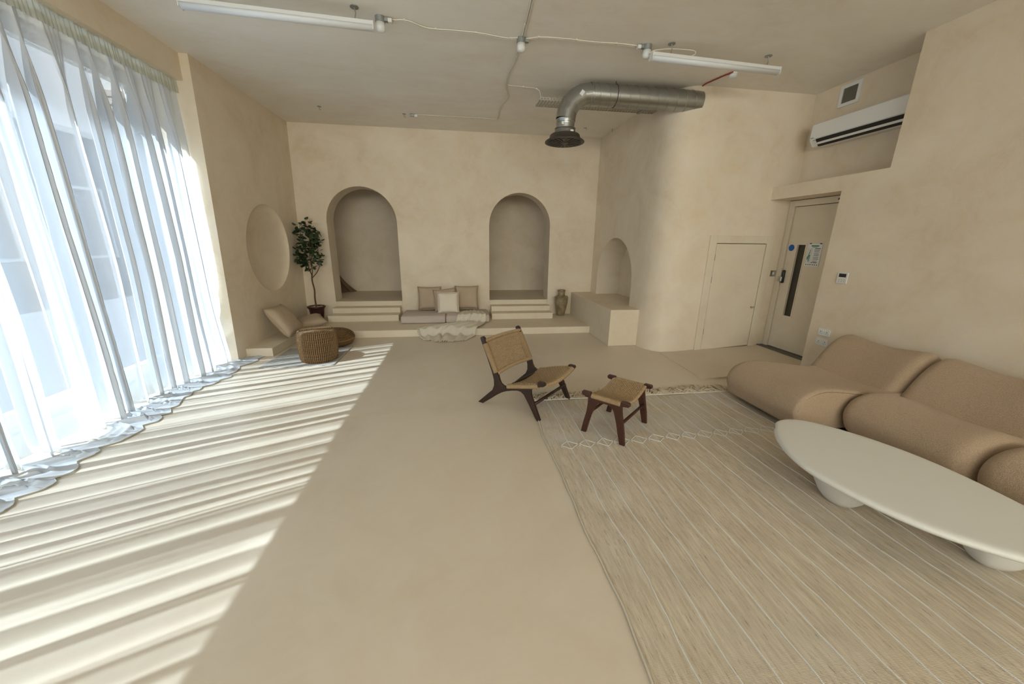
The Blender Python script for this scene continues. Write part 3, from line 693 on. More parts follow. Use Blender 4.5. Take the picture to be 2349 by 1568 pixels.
for ins, z in [(.16, TZ-.046), (.07, TZ-.046), (.03, TZ-.043), (.012, TZ-.036), (.002, TZ-.026), (.0, TZ-.018), (.004, TZ-.009), (.012, TZ-.003), (.022, TZ), (.05, TZ)]:
    rings.append([bm.verts.new((P[i].x-nr[i].x*ins-2.5, P[i].y-nr[i].y*ins-1.5, z-.012)) for i in range(k)])
for a, b in zip(rings[:-1], rings[1:]):
    for i in range(k): bm.faces.new((a[i], a[(i+1) % k], b[(i+1) % k], b[i]))
for rg in (rings[0], rings[-1]):
    c = bm.verts.new(sum((v.co for v in rg), Vector())/k)
    for i in range(k): bm.faces.new((rg[i], rg[(i+1) % k], c))
bmesh.ops.recalc_face_normals(bm, faces=list(bm.faces))
link('tabletop', bm, M_TABLE, tb, True)
for lx, ly, sc, ph in ((2.385, 1.675, 1.0, 0), (2.70, 1.165, .82, 1.3)):
    bm = bmesh.new(); rings = []
    prof = [(.02, 0), (.055, .003), (.085, .016), (.112, .05), (.142, .11), (.172, .18), (.196, .25), (.210, .298)]
    for r_, z_ in prof:
        rings.append([bm.verts.new((lx-2.5+r_*sc*(1+.10*math.sin(2*a+ph)+.05*math.sin(3*a+ph*2))*math.cos(a), ly-1.5+r_*sc*1.1*(1+.08*math.cos(2*a+ph))*math.sin(a), z_)) for a in [2*PI*j/32 for j in range(32)]])
    for a, b in zip(rings[:-1], rings[1:]):
        for j in range(32): bm.faces.new((a[j], a[(j+1) % 32], b[(j+1) % 32], b[j]))
    bm.faces.new(rings[0][::-1]); bm.faces.new(rings[-1]); link('leg', bm, M_TABLE, tb, True)

# ------------------------------------------------------------------ lounge chair and footstool
def weave(bm, S0, nu, nv, wa, amp, ra, rb):
    """S0(s,t)->point; strands along s (spaced in t) pass over and under strands along t"""
    def nrm(s, t):
        e = .01; a = S0(min(1, s+e), t)-S0(max(0, s-e), t); b = S0(s, min(1, t+e))-S0(s, max(0, t-e)); n = a.cross(b); n.normalize(); return n
    for i in range(nu):
        t = (i+.5)/nu; pts = []
        for j in range(2*nv+1):
            s = j/(2*nv); pts.append(S0(s, t)+nrm(s, t)*(amp*math.sin(PI*(s*nv+(i % 2)))))
        tube(bm, pts, ra, 4, cap=False)
    for j in range(nv):
        s = (j+.5)/nv; pts = [S0(s, q/(2*nu))+nrm(s, q/(2*nu))*(amp*.4*math.sin(PI*(q/2+j % 2))) for q in range(2*nu+1)]
        tube(bm, pts, rb, 4, cap=False)
def wrapped(bm, path, r, turns, rc):
    """rail wound with cord"""
    path = [Vector(p) for p in path]; tube(bm, path, r, 8)
    n = len(path)-1
    for i in range(turns):
        u = (i+.5)/turns*n; k = min(int(u), n-1); p = path[k].lerp(path[k+1], u-k); d = (path[k+1]-path[k]).normalized()
        a = d.orthogonal().normalized(); b = d.cross(a)
        tube(bm, [p+(a*math.cos(q)+b*math.sin(q))*r for q in [2*PI*h/8 for h in range(8)]], rc, 4, closed=True)
CH = empty('lounge_chair', 'low dark wood lounge chair with woven cord seat and slanted back', 'chair', (.20, 3.44, 0), R(-43.5))
side = [(-.058, .002), (.06, .115), (.129, .18), (.151, .232), (.150, .29), (.128, .362), (.066, .503), (.012, .62), (-.019, .683), (-.014, .700), (.008, .708), (.028, .698), (.048, .652), (.108, .53), (.192, .372), (.214, .304), (.232, .272), (.262, .256), (.30, .253), (.446, .288), (.62, .338), (.648, .350), (.648, .384), (.660, .394), (.716, .394), (.727, .382), (.727, .366), (.714, .355), (.64, .332), (.592, .308), (.579, .280), (.583, .24), (.604, .19), (.692, .002), (.655, .002), (.632, .03), (.56, .145), (.505, .225), (.470, .246), (.43, .247), (.367, .231), (.30, .208), (.25, .184), (.182, .138), (.09, .066), (.005, .002)]
FW = .60
for v in (0, FW):
    bm = bmesh.new(); prism(bm, side, lambda a, b, t: (a, t, b), v-.017, v+.017, bev=.006); link('side_frame', bm, M_WOOD, CH)
def S_seat(s, t):
    return Vector((.300+.395*t, .0+FW*s, .268+.112*t+.010*math.sin(PI*t)-.038*math.sin(PI*s)))
bm = bmesh.new(); weave(bm, S_seat, 25, 30, 0, .0042, .0060, .0058)
for q in range(3): tube(bm, [S_seat(1/16*i, 1)+Vector((.004*q, 0, -.003*q)) for i in range(17)], .004, 4)
link('woven_seat', bm, M_CORD, CH, True, kind='stuff')
bm = bmesh.new(); wrapped(bm, [S_seat(i/16, 1)+Vector((.006, 0, -.020)) for i in range(17)], .019, 90, .0034)
wrapped(bm, [(.655-(.655-.31)*i/10, -.001, .340-.083*i/10) for i in range(11)], .021, 60, .0034); wrapped(bm, [(.655-(.655-.31)*i/10, FW+.001, .340-.083*i/10) for i in range(11)], .021, 60, .0034)
link('seat_cord_wrap', bm, M_CORD, CH, True)
def S_back(s, t):
    return Vector((.190-.158*t-.035*math.sin(PI*s), FW*s, .366+.296*t))
bm = bmesh.new(); weave(bm, S_back, 21, 31, 0, .0040, .0050, .0052)
link('woven_back', bm, M_CORD, CH, True, kind='stuff')
bm = bmesh.new()
wrapped(bm, [S_back(i/16, 1) for i in range(17)], .016, 90, .0034); wrapped(bm, [S_back(i/16, 0) for i in range(17)], .016, 90, .0034)
for v in (0, FW): wrapped(bm, [(.172-.138*i/10, v, .368+.27*i/10) for i in range(11)], .026, 46, .0034)
link('back_cord_wrap', bm, M_CORD, CH, True)
bm = bmesh.new(); tube(bm, [(.618, 0, .158), (.618, FW, .158)], .015, 8); link('stretcher', bm, M_WOOD, CH, True)
bm = bmesh.new(); tube(bm, [(.30, 0, .245), (.30, FW, .245)], .014, 8); link('rear_rail', bm, M_WOOD, CH, True)

FS = empty('footstool', 'dark wood footstool with woven cord seat standing on the rug', 'stool', (1.045, 2.73, .012), R(-47.4))
leg = [(-.035, .0), (.010, .0), (.030, .10), (.048, .175), (.080, .265), (.105, .300), (.14, .312), (.19, .312), (.225, .300), (.245, .270), (.275, .175), (.292, .10), (.318, .0), (.360, .0), (.348, .10), (.328, .20), (.312, .285), (.310, .325), (.322, .335), (.362, .340), (.372, .350), (.372, .368), (.362, .378), (.305, .378), (.296, .362), (.296, .345), (.035, .345), (.035, .362), (.026, .378), (-.040, .378), (-.050, .368), (-.050, .350), (-.040, .340), (.0, .335), (.012, .325), (.012, .285), (.005, .20), (-.018, .10)]
FD = .50
for v in (0, FD):
    bm = bmesh.new(); prism(bm, leg, lambda a, b, t: (a, t, b), v-.017, v+.017, bev=.006); link('side_frame', bm, M_WOOD2, FS)
def S_fs(s, t): return Vector((.018+.295*t, FD*s, .366-.050*math.sin(PI*s)))
bm = bmesh.new(); weave(bm, S_fs, 18, 26, 0, .0042, .0060, .0058); link('woven_seat', bm, M_CORD, FS, True, kind='stuff')
bm = bmesh.new()
for v in (0, FD): wrapped(bm, [(.04+.255*i/8, v, .348) for i in range(9)], .021, 46, .0034)
for t in (0, 1): wrapped(bm, [S_fs(i/16, t)+Vector((0, 0, -.010)) for i in range(17)], .013, 74, .0032)
link('cord_wrap', bm, M_CORD, FS, True)
for u in (.012, .312): bm = bmesh.new(); tube(bm, [(u, 0, .175), (u, FD, .175)], .013, 8); link('stretcher', bm, M_WOOD2, FS, True)

# ------------------------------------------------------------------ cushions
def pillow(name, mat, size, thick, ctr, u, v, label, group=None, piping=True):
    """square scatter cushion; u and v are its in-plane directions"""
    u = Vector(u).normalized(); v = Vector(v); v = (v-u*v.dot(u)).normalized(); w = u.cross(v)
    o = empty(name, label, 'cushion', ctr, 0, group)
    bm = bmesh.new(); n = 22; G = []
    for sgn in (1, -1):
        g = []
        for i in range(n+1):
            row = []
            for j in range(n+1):
                a, b = 2*i/n-1, 2*j/n-1
                e = max(0, (1-a**4)*(1-b**4))**.55
                ca = 1-.075*(1-b*b)*abs(a)**3; cb = 1-.075*(1-a*a)*abs(b)**3
                A, B = a*ca*size/2, b*cb*size/2
                h = sgn*thick/2*e*(1+.12*nz(a*1.6+ctr[0], b*1.6, ctr[1]))+.006*nz(a*4, b*4, 7)*e
                row.append(bm.verts.new(u*A+v*B+w*h))
            g.append(row)
        G.append(g)
        for i in range(n):
            for j in range(n):
                f = (g[i][j], g[i+1][j], g[i+1][j+1], g[i][j+1]); bm.faces.new(f if sgn > 0 else f[::-1])
    rim = [G[0][i][0].co.copy() for i in range(n)]+[G[0][n][j].co.copy() for j in range(n)]+[G[0][i][n].co.copy() for i in range(n, 0, -1)]+[G[0][0][j].co.copy() for j in range(n, 0, -1)]
    bmesh.ops.remove_doubles(bm, verts=list(bm.verts), dist=.0004)
    link('cover', bm, mat, o, True)
    bm = bmesh.new(); rings = [[], []]                    # flat flange round the seam
    for p in rim:
        out = (u*(p.dot(u))+v*(p.dot(v))).normalized()
        rings[0].append(p); rings[1].append(p+out*.012+w*.004*nz(p.x*20, p.y*20, p.z*20))
    k = len(rim); vs = [[bm.verts.new(p+w*s) for p in r] for r in rings for s in (.002, -.002)]
    for i in range(k):
        q = (i+1) % k; bm.faces.new((vs[0][i], vs[0][q], vs[2][q], vs[2][i])); bm.faces.new((vs[1][q], vs[1][i], vs[3][i], vs[3][q])); bm.faces.new((vs[2][i], vs[2][q], vs[3][q], vs[3][i]))
    link('flange', bm, mat, o, True)
    return o
G1 = 'scatter cushions on the floor mattress'
pillow('cushion', M_TANB, .45, .15, (-.615, 7.33, .503), (1, .02, 0), (0, .16, 1), 'tan cushion at the left end behind the cream one', G1)
pillow('cushion', M_TANB, .43, .13, (-.31, 7.215, .485), (1, .0, .10), (0, .2, 1), 'brown linen cushion mostly hidden behind the cream cushion', G1)
pillow('cushion', M_TAN, .46, .15, (.115, 7.30, .515), (1, -.03, .01), (0, .16, 1), 'tan cushion at the right end of the mattress against the wall', G1)
pillow('cushion', M_CREAM, .40, .14, (-.245, 7.05, .450), (1, .0, .015), (0, .22, 1), 'cream white cushion in front of the tan ones', G1)
pillow('cushion', M_TAN, .53, .19, (-2.735, 5.99, .375), (.02, 1, -.02), (-.576, .03, .817), 'large tan cushion leaning on the left wall below the round niche', 'tan cushions on the left bench')
pillow('cushion', M_TAN, .46, .15, (-2.655, 6.70, .205), (.50, .30, .10), (-.3, .5, .08), 'tan cushion lying flat beside the plant pot', 'tan cushions on the left bench')

# floor mattress of two panels
mt = empty('floor_mattress', 'pale pinkish two-panel floor mattress between the two flights of steps', 'mattress', (-.29, 7.05, .123))
for x0, x1 in ((-.815, -.003), (.003, .815)):
    bm = bmesh.new(); box(bm, (x0, -.335, .002), (x1, .335, .142), .028, seg=4); link('mattress_panel', bm, M_PALE, mt, True)
    bm = bmesh.new(); e = .008
    for z in (.018, .126):
        tube(bm, [(x0+e+.02, -.335, z), (x1-e-.02, -.335, z)], .0035, 5)
    link('piping', bm, M_PALE, mt, True)

# woven throw
th = empty('throw_blanket', 'crumpled cream throw with tassels trailing off the mattress onto the floor', 'blanket', (0, 6.5, .123))
def supp(y):
    h = .267 if y > 6.74 else (.267-(.267-.125)*sm(6.74, 6.67, y) if y > 6.67 else .125)
    if y < 6.25: h = .125*(1-sm(6.25, 6.17, y))
    return h
LC = [(.04, 7.10), (-.04, 6.84), (-.11, 6.68), (-.46, 6.46), (-.72, 6.29), (-.67, 6.16), (-.60, 6.00)]
RC = [(.40, 7.12), (.455, 6.84), (.45, 6.68), (.38, 6.42), (.27, 6.24), (.22, 6.16), (.10, 5.95)]
CL = catmull([(a, b, 0) for a, b in LC], 12); CR = catmull([(a, b, 0) for a, b in RC], 12)
bm = bmesh.new(); nt_ = 44; G = []
for i in range(len(CL)):
    f = i/(len(CL)-1); row = []
    for j in range(nt_+1):
        t = j/nt_; tt = t+.035*math.sin(t*PI*6+f*3)*math.sin(PI*t)
        p = CL[i].lerp(CR[i], tt); p.y += -.12*f**2*math.sin(PI*t)**1.0+.02*nz(p.x*4, f*4)
        amp = .018+.045*sm(.15, .5, f)
        h = amp*(.5+.5*math.sin(2*PI*(t*5.2+.7*nz(f*2.2, t*1.5, 3)+f*.6)))**1.25+.016*abs(nz(t*9, f*7, 4))
        h *= (.35+.65*math.sin(PI*t))*(1-.75*sm(.88, 1, f))
        z = supp(p.y)+.006+h
        row.append(bm.verts.new((p.x, p.y-6.5, z-.123)))
    G.append(row)
for a, b in zip(G[:-1], G[1:]):
    for j in range(nt_): bm.faces.new((a[j], b[j], b[j+1], a[j+1]))
hemp = [v.co.copy() for v in G[-1]]+[]; lefth = [G[i][0].co.copy() for i in range(52, len(G))]
o = link('blanket_cloth', bm, M_THROW, th, True)
md = o.modifiers.new('thickness', 'SOLIDIFY'); md.thickness = .006; md.offset = 1
bm = bmesh.new(); random.seed(4)
for p in lefth[::1]+hemp:
    for q in range(2):
        d = Vector((-.3+random.uniform(-.4, .3), -.7+random.uniform(-.3, .3), 0)).normalized() if p.x > -.5 else Vector((-1, random.uniform(-.6, .2), 0)).normalized()
        e = p+d*random.uniform(.03, .05); zz = supp(e.y+6.5)-.123+.008
        tube(bm, [p+Vector((0, 0, .002)), (p+e)/2+Vector((random.uniform(-.008, .008), 0, .004)), Vector((e.x, e.y, zz))], [.004, .0055, .003], 5)
link('tassels', bm, M_THROW, th, True, kind='stuff')

# ------------------------------------------------------------------ vase
vs = empty('stoneware_vase', 'brown aged stoneware vase with small lugs in the corner by the right steps', 'vase', (2.068, 7.30, .123))
bm = bmesh.new(); lathe(bm, [(.072, 0), (.082, .012), (.095, .08), (.115, .18), (.132, .28), (.138, .35), (.132, .385), (.118, .40), (.098, .408), (.078, .42), (.070, .44), (.069, .49), (.076, .505), (.082, .515), (.082, .53), (.073, .535), (.062, .525), (.06, .44)], 36, capt=True)
link('body', bm, M_VASE, vs, True)
for k in range(4):
    a = R(20+90*k); bm = bmesh.new(); c, s = math.cos(a), math.sin(a)
    tube(bm, [(c*r, s*r, z) for r, z in ((.120, .398), (.146, .395), (.154, .375), (.148, .352), (.134, .345))], .010, 6); link('lug', bm, M_VASE, vs, True)
bm = bmesh.new(); tube(bm, [(.137*math.cos(q), .137*math.sin(q), .375) for q in [2*PI*h/36 for h in range(36)]], .004, 5, closed=True); link('ridge', bm, M_VASE, vs, True)

# ------------------------------------------------------------------ potted tree
pl = empty('potted_tree', 'slim round-leaved tree in a brown pot left of the left steps', 'plant', (-2.69, 7.17, .123))
bm = bmesh.new(); lathe(bm, [(.098, 0), (.104, .01), (.128, .20), (.134, .225), (.150, .245), (.158, .26), (.158, .275), (.146, .278), (.134, .262), (.13, .235)], 36); link('pot', bm, M_POT, pl, True)
bm = bmesh.new(); random.seed(5)
for k in range(90):
    a, r = random.uniform(0, 2*PI), .122*math.sqrt(random.random())
    mtx = Matrix.Translation((r*math.cos(a), r*math.sin(a), .248+random.uniform(0, .012)))@Matrix.Rotation(random.uniform(0, 3), 4, 'Z')@Matrix.Diagonal((1, random.uniform(.6, 1), .6, 1))
    bmesh.ops.create_icosphere(bm, subdivisions=1, radius=random.uniform(.010, .017), matrix=mtx)
link('pebbles', bm, M_PEB, pl, True, kind='stuff')
bm = bmesh.new()
trunk = catmull([(0, 0, .24), (-.005, 0, .42), (.004, .005, .58), (-.012, 0, .74), (-.004, .0, .86)], 5)
tube(bm, trunk, [.016-.003*i/len(trunk) for i in range(len(trunk))], 8); 
BR = [[(-.004, 0, .84), (-.045, .01, .98), (-.075, .03, 1.15), (-.06, .02, 1.35), (-.09, .0, 1.55)], [(-.004, 0, .82), (.02, -.02, .95), (.015, -.03, 1.2), (.04, -.02, 1.5), (.0, 0, 1.80)], [(.0, 0, .80), (.09, .0, .90), (.14, .02, 1.02), (.16, .01, 1.2), (.13, .0, 1.45)],
      [(.015, -.02, 1.1), (.08, -.05, 1.25), (.10, -.06, 1.45), (.12, -.03, 1.62)], [(-.05, .01, 1.0), (-.14, -.04, 1.12), (-.19, -.05, 1.28)], [(-.06, .02, 1.3), (-.13, .05, 1.42), (-.12, .04, 1.62), (-.10, .02, 1.74)], [(.0, .03, 1.2), (.02, .09, 1.35), (.01, .10, 1.55), (.03, .05, 1.72)]]
curves = []
for b in BR:
    c = catmull(b, 7); curves.append(c); tube(bm, c, [.010-.0075*i/len(c) for i in range(len(c))], 6)
link('trunk', bm, M_BARK, pl, True)
def leafmesh(w, l, curl):
    bm = bmesh.new(); rows = []
    for i in range(5):
        t = i/4; ww = w/2*math.sin(PI*min(.97, .08+t*.9))**.6; y = l*t
        rows.append([bm.verts.new((sx*ww, y, -curl*(abs(sx)**2)*ww*.5-.25*l*t*t*curl)) for sx in (-1, 0, 1)])
    for a, b in zip(rows[:-1], rows[1:]):
        for j in range(2): bm.faces.new((a[j], a[j+1], b[j+1], b[j]))
    me = bpy.data.meshes.new('leaf'); bm.to_mesh(me); bm.free(); me.materials.append(M_LEAF); me.polygons.foreach_set('use_smooth', [True]*len(me.polygons)); return me
LM = [leafmesh(.072, .075, .5), leafmesh(.082, .08, .9), leafmesh(.055, .065, .3)]
random.seed(21); cnt = 0
while cnt < 298:
    c = random.choice(curves); p = c[random.randrange(int(len(c)*.25), len(c))]
    if p.z < 1.0 and random.random() < .8: continue
    q = p+Vector((random.gauss(0, .055), random.gauss(0, .055), random.gauss(0, .035)))
    rad = math.hypot(q.x, q.y); lim = .225*math.sin(PI*min(1, max(0, (q.z-.86)/1.12)))**.6+.02
    if rad > lim or q.z > 1.86: continue
    o = bpy.data.objects.new('leaf', random.choice(LM)); COL.objects.link(o); o.parent = pl; o.location = q
    o.rotation_euler = (random.uniform(-1.2, .9), random.uniform(-.8, .8), math.atan2(q.y, q.x)-PI/2+random.gauss(0, .7)); sc = random.uniform(.75, 1.12); o.scale = (sc, sc, sc); cnt += 1

# ------------------------------------------------------------------ wicker pieces, small mat
def braided(bm, prof, n, r, wob=.25, step=.011):
    """vertical twisted seagrass ribs over a profile (r,z)"""
    P = catmull([(a, 0, b) for a, b in prof], 10); d = 0; pts = [P[0]]
    for a, b in zip(P[:-1], P[1:]):
        d += (b-a).length
        if d > step: pts.append(b); d = 0
    for k in range(n):
        a = 2*PI*k/n; c, s = math.cos(a), math.sin(a)
        q = [Vector((p.x*c-s*r*wob*(1 if i % 2 else -1), p.x*s+c*r*wob*(1 if i % 2 else -1), p.z)) for i, p in enumerate(pts)]
        tube(bm, q, [r*(1.2 if i % 2 else .7) for i in range(len(q))], 5, cap=False)
ws = empty('wicker_stool', 'round drum-shaped seagrass stool standing on the small ribbed mat in the sun', 'stool', (-1.955, 5.095, .008))
pr = [(.205, .0), (.225, .03), (.237, .13), (.240, .27), (.236, .36), (.222, .402), (.19, .418)]
bm = bmesh.new(); lathe(bm, [(a-.008, b) for a, b in pr], 40); link('core', bm, M_SEAGD, ws, True)
bm = bmesh.new(); braided(bm, pr, 62, .0095, .35, .012); link('woven_side', bm, M_SEAG, ws, True, kind='stuff')
bm = bmesh.new()
for k in range(9):
    r = .02+k*.0205; n = max(12, int(r*300)); tube(bm, [((r+.003*(j % 2))*math.cos(2*PI*j/n), (r+.003*(j % 2))*math.sin(2*PI*j/n), .421-.0005*k+.004*(j % 2)) for j in range(n)], .011, 5, closed=True)
link('woven_top', bm, M_SEAG, ws, True, kind='stuff')
pf = empty('wicker_pouf', 'low flat seagrass pouf behind the wicker stool by the platform step', 'pouf', (-2.03, 5.90, .0))
pr = [(.24, .0), (.29, .03), (.315, .09), (.30, .15), (.24, .195), (.15, .215), (.04, .22)]
bm = bmesh.new(); lathe(bm, [(a-.008, b) for a, b in pr], 40); link('core', bm, M_SEAGD, pf, True)
bm = bmesh.new()
P = catmull([(a, 0, b) for a, b in pr], 10); acc = 0
for a, b in zip(P[:-1], P[1:]):
    acc += (b-a).length
    if acc > .017:
        acc = 0; n = max(12, int(b.x*260)); n += n % 2
        tube(bm, [((b.x+.002*(j % 2))*math.cos(2*PI*j/n), (b.x+.002*(j % 2))*math.sin(2*PI*j/n), b.z+.003*(j % 2)+.006) for j in range(n)], .010, 5, closed=True)
link('coiled_weave', bm, M_SEAG, pf, True, kind='stuff')
bm = bmesh.new(); tube(bm, [(.318*math.cos(q), .318*math.sin(q), .10) for q in [2*PI*h/48 for h in range(48)]], .011, 6, closed=True); link('rim', bm, plain('seagrass_rim', (.33, .19, .08), .7), pf, True)
bm = bmesh.new(); G = []
for i in range(31):
    r = []
    for j in range(31):
        a, b = i/30, j/30; x = -2.60+.92*a+.03*b*(1-a); y = 4.775+.90*b+.03*a+.02*math.sin(b*5+1)*a
        z = .006+.003*abs(nz(x*6, y*6))+.010*sm(.9, 1, a)*abs(math.sin(b*7))
        r.append(bm.verts.new((x, y, z)))
    G.append(r)
for a, b in zip(G[:-1], G[1:]):
    for j in range(30): bm.faces.new((a[j], b[j], b[j+1], a[j+1]))
mo = link('floor_mat', bm, M_MAT2, None, True); tag(mo, 'small ribbed grey and white cotton mat under the wicker stool', 'mat')
md = mo.modifiers.new('thickness', 'SOLIDIFY'); md.thickness = .006; md.offset = -1

# dark drape glimpsed inside the left arch
bm = bmesh.new(); G = []
for i in range(25):
    f = i/24; r = []
    for j in range(25):
        t = j/24; w = .10+.18*f**2; x = -2.93+t*w*1.4+.13*f**1.5; y = 8.78+.05*math.sin(t*14)+.12*t*f; r.append(bm.verts.new((x, y, 1.02-(1.02-BZ-.006)*f)))
    G.append(r)
for a, b in zip(G[:-1], G[1:]):
    for j in range(24): bm.faces.new((a[j], b[j], b[j+1], a[j+1]))
tag(link('hanging_drape', bm, M_DRAPE, None, True), 'brown cloth trailing to the alcove floor inside the left arch', 'cloth')

# ------------------------------------------------------------------ ceiling services
# spiral duct
dt = empty('ventilation_duct', 'galvanised spiral duct with elbow and round brown diffuser under the ceiling', 'duct', (1.36, 5.0, 3.385))
DR = .122
bm = bmesh.new(); tube(bm, [(.30, 0, 0), (1.78, 0, 0)], DR, 40, cap=False); link('duct_pipe', bm, M_ZINC, dt, True)
bm = bmesh.new(); pts = []
turns = 11
for k in range(turns*32+1):
    a = 2*PI*k/32; pts.append((.33+.127*k/32, (DR+.001)*math.cos(a), (DR+.001)*math.sin(a)))
tube(bm, pts, .0035, 4); link('spiral_seam', bm, M_ZINCD, dt, True)
bm = bmesh.new(); el = [(.30-.30*math.sin(a), 0, -.30+.30*math.cos(a)) for a in [PI/2*k/5 for k in range(6)]]
tube(bm, el, DR, 40, cap=False); link('elbow', bm, M_ZINC, dt)
for x in (.295, .325): bm = bmesh.new(); tube(bm, [(x, (DR+.002)*math.cos(q), (DR+.002)*math.sin(q)) for q in [2*PI*h/40 for h in range(40)]], .004, 5, closed=True); link('pipe_band', bm, M_CHROME, dt, True)
bm = bmesh.new(); lathe(bm, [(DR+.001, -.298), (DR-.008, -.312), (DR-.008, -.36), (DR-.010, -.395), (DR-.010, -.398)], 40, capb=False, capt=False)
link('sleeve', bm, M_ZINC, dt, True)
bm = bmesh.new(); lathe(bm, [(DR-.004, -.395), (DR+.006, -.400), (DR+.006, -.485)], 40, capb=False, capt=False); link('collar', bm, M_ZINC, dt, True)
for z, rr_ in ((-.305, DR-.006), (-.335, DR-.006), (-.40, DR+.008), (-.435, DR+.008)):
    bm = bmesh.new(); tube(bm, [(rr_*math.cos(q), rr_*math.sin(q), z) for q in [2*PI*h/40 for h in range(40)]], .004, 5, closed=True); link('pipe_band', bm, M_CHROME, dt, True)
bm = bmesh.new(); lathe(bm, [(DR+.055, -.468), (DR+.066, -.478), (DR+.075, -.515), (DR+.080, -.518), (DR+.118, -.540), (DR+.128, -.550), (DR+.128, -.558), (DR+.115, -.562), (DR+.10, -.556)], 48, capb=True, capt=True)
df = link('diffuser', bm, M_BRONZE, dt, True)
bm = bmesh.new()
for k in range(20):
    m_ = Matrix.Rotation(2*PI*k/20, 4, 'Z'); r0 = .065
    P4 = [m_@Vector(p) for p in ((r0, -.004, -.5635), (.212, -.011, -.5635), (.212, .011, -.5635), (r0, .004, -.5635))]
    P5 = [p+Vector((0, 0, .004)) for p in P4]; A = [bm.verts.new(p) for p in P4]; B = [bm.verts.new(p) for p in P5]
    bm.faces.new(A[::-1]); bm.faces.new(B)
    for i in range(4): bm.faces.new((A[i], A[(i+1) % 4], B[(i+1) % 4], B[i]))
link('diffuser_slot', bm, M_BLACK, df)
bm = bmesh.new(); lathe(bm, [(.0, -.569), (.045, -.567), (.055, -.562), (.055, -.558)], 24, capb=False); link('diffuser_hub', bm, M_BRONZE, df, True)
for x, y, z, ry in ((.10, -.112, .02, .6), ):
    bm = boxes(((-.022, -.002, -.03), (.022, .002, .03))); bmesh.ops.rotate(bm, verts=list(bm.verts), matrix=Matrix.Rotation(ry, 3, 'Y')); bmesh.ops.translate(bm, verts=list(bm.verts), vec=(.16, -.128, -.035)); link('duct_label', bm, M_WHITEP, dt)
bm = boxes(((-.075, -.103, -.375), (-.040, -.094, -.345))); link('duct_label', bm, M_WHITEP, dt)
bm = boxes(((.035, -.125, -.465), (.075, -.116, -.435))); link('duct_label', bm, M_WHITEP, dt)
bm = bmesh.new()
for x in (.62, ): tube(bm, [(x, -.02, CZ-3.385), (x, -.03, DR-.005)], .004, 5)
tube(bm, [(.62+.001, (DR+.004)*math.cos(q), (DR+.004)*math.sin(q)) for q in [2*PI*h/32 for h in range(32)]], .004, 4, closed=True)
link('duct_hanger', bm, M_BRONZE, dt)
# perforated cable tray
ty = empty('cable_tray', 'perforated steel cable tray behind the duct under the ceiling', 'cable tray', (1.93, 5.43, 3.39))
bm = bmesh.new(); L0, L1, hw = -.84, .93, .125
# base with real slots: strips and webs
nxp = 42
for k in range(nxp+1):
    x = L0+(L1-L0)*k/nxp; box(bm, (x-.010, -hw, 0), (x+.010, hw, .002))
for y in (-hw, -.07, -.035, 0, .035, .07, hw): box(bm, (L0, y-.009 if y > -hw else y, .0003), (L1, y+.009 if y < hw else y, .0017))
link('tray_base', bm, M_TRAY, ty)
for y in (-hw, hw):
    bm = bmesh.new(); box(bm, (L0, y-.001, 0), (L1, y+.001, .010)); box(bm, (L0, y-.001, .026), (L1, y+.001, .036))
    for k in range(nxp*1+1): box(bm, (L0+(L1-L0)*k/nxp-.009, y-.001, .010), (L0+(L1-L0)*k/nxp+.009, y+.001, .026))
    link('tray_side', bm, M_TRAY, ty)
bm = boxes(((.62, -.13, -.012), (.665, .13, -.006)), ((.62, -.133, -.012), (.665, -.128, .03)), ((-.46, -.13, -.012), (-.42, .13, -.006))); link('tray_bracket', bm, M_ZINCD, ty)
bm = bmesh.new()
for x in (-.44, .64): tube(bm, [(x, .12, -.01), (x, .12, CZ-3.39-.003)], .005, 6); lathe(bm, [(.03, 0), (.03, .008), (.012, .022)], 12, c=(x, .12, CZ-3.39-.024))
link('tray_rod', bm, M_ZINCD, ty)

# linear lamps (off)
def batten(label, p0, p1, z, dome=False):
    p0, p1 = Vector((*p0, z)), Vector((*p1, z)); c = (p0+p1)/2; d = p1-p0; L = d.length
    o = empty('batten_light', label, 'lamp', c, math.atan2(d.y, d.x), 'linear batten lamps under the ceiling')
    h = L/2
    prof = [(-.032, .030), (.032, .030), (.036, .0), (.030, -.018), (.015, -.030), (-.015, -.030), (-.030, -.018), (-.036, .0)]
    bm = bmesh.new(); prism(bm, [(-.033, .002), (.033, .002), (.033, .030), (.024, .036), (-.024, .036), (-.033, .030)], lambda a, b, t: (t, a, b), -h, h, bev=.002); link('housing', bm, M_WHITE, o)
    bm = bmesh.new(); prism(bm, [(-.036, .000), (.036, .000), (.034, -.016), (.022, -.030), (0, -.035), (-.022, -.030), (-.034, -.016)], lambda a, b, t: (t, a, b), -h+.004, h-.004); link('diffuser', bm, plain('opal_diffuser', (.80, .82, .84), .35), o, True)
    for s in (-1, 1): link('end_cap', boxes(((s*h-.004, -.038, -.034), (s*h+.004, .038, .034)), bev=.003), M_WHITE, o)
    for s in (-.72, .80):
        bm = bmesh.new(); x = s*h; zt = CZ-z
        lathe(bm, [(.036, zt-.006), (.036, zt-.001), (.030, zt)], 16, c=(x, 0, 0)); tube(bm, [(x, 0, zt-.004), (x+.008, 0, (zt+.036)/2), (x-.003, 0, .034)], .005, 6)
        link('hanging_hook', bm, M_ZINCD, o)
    return o
batten('long white batten lamp above the curtain side of the ceiling', (-2.17, 3.86), (-.702, 3.95), 3.41)
batten('long white batten lamp near the high alcove and air conditioner', (1.955, 4.04), (3.46, 4.12), 3.41)

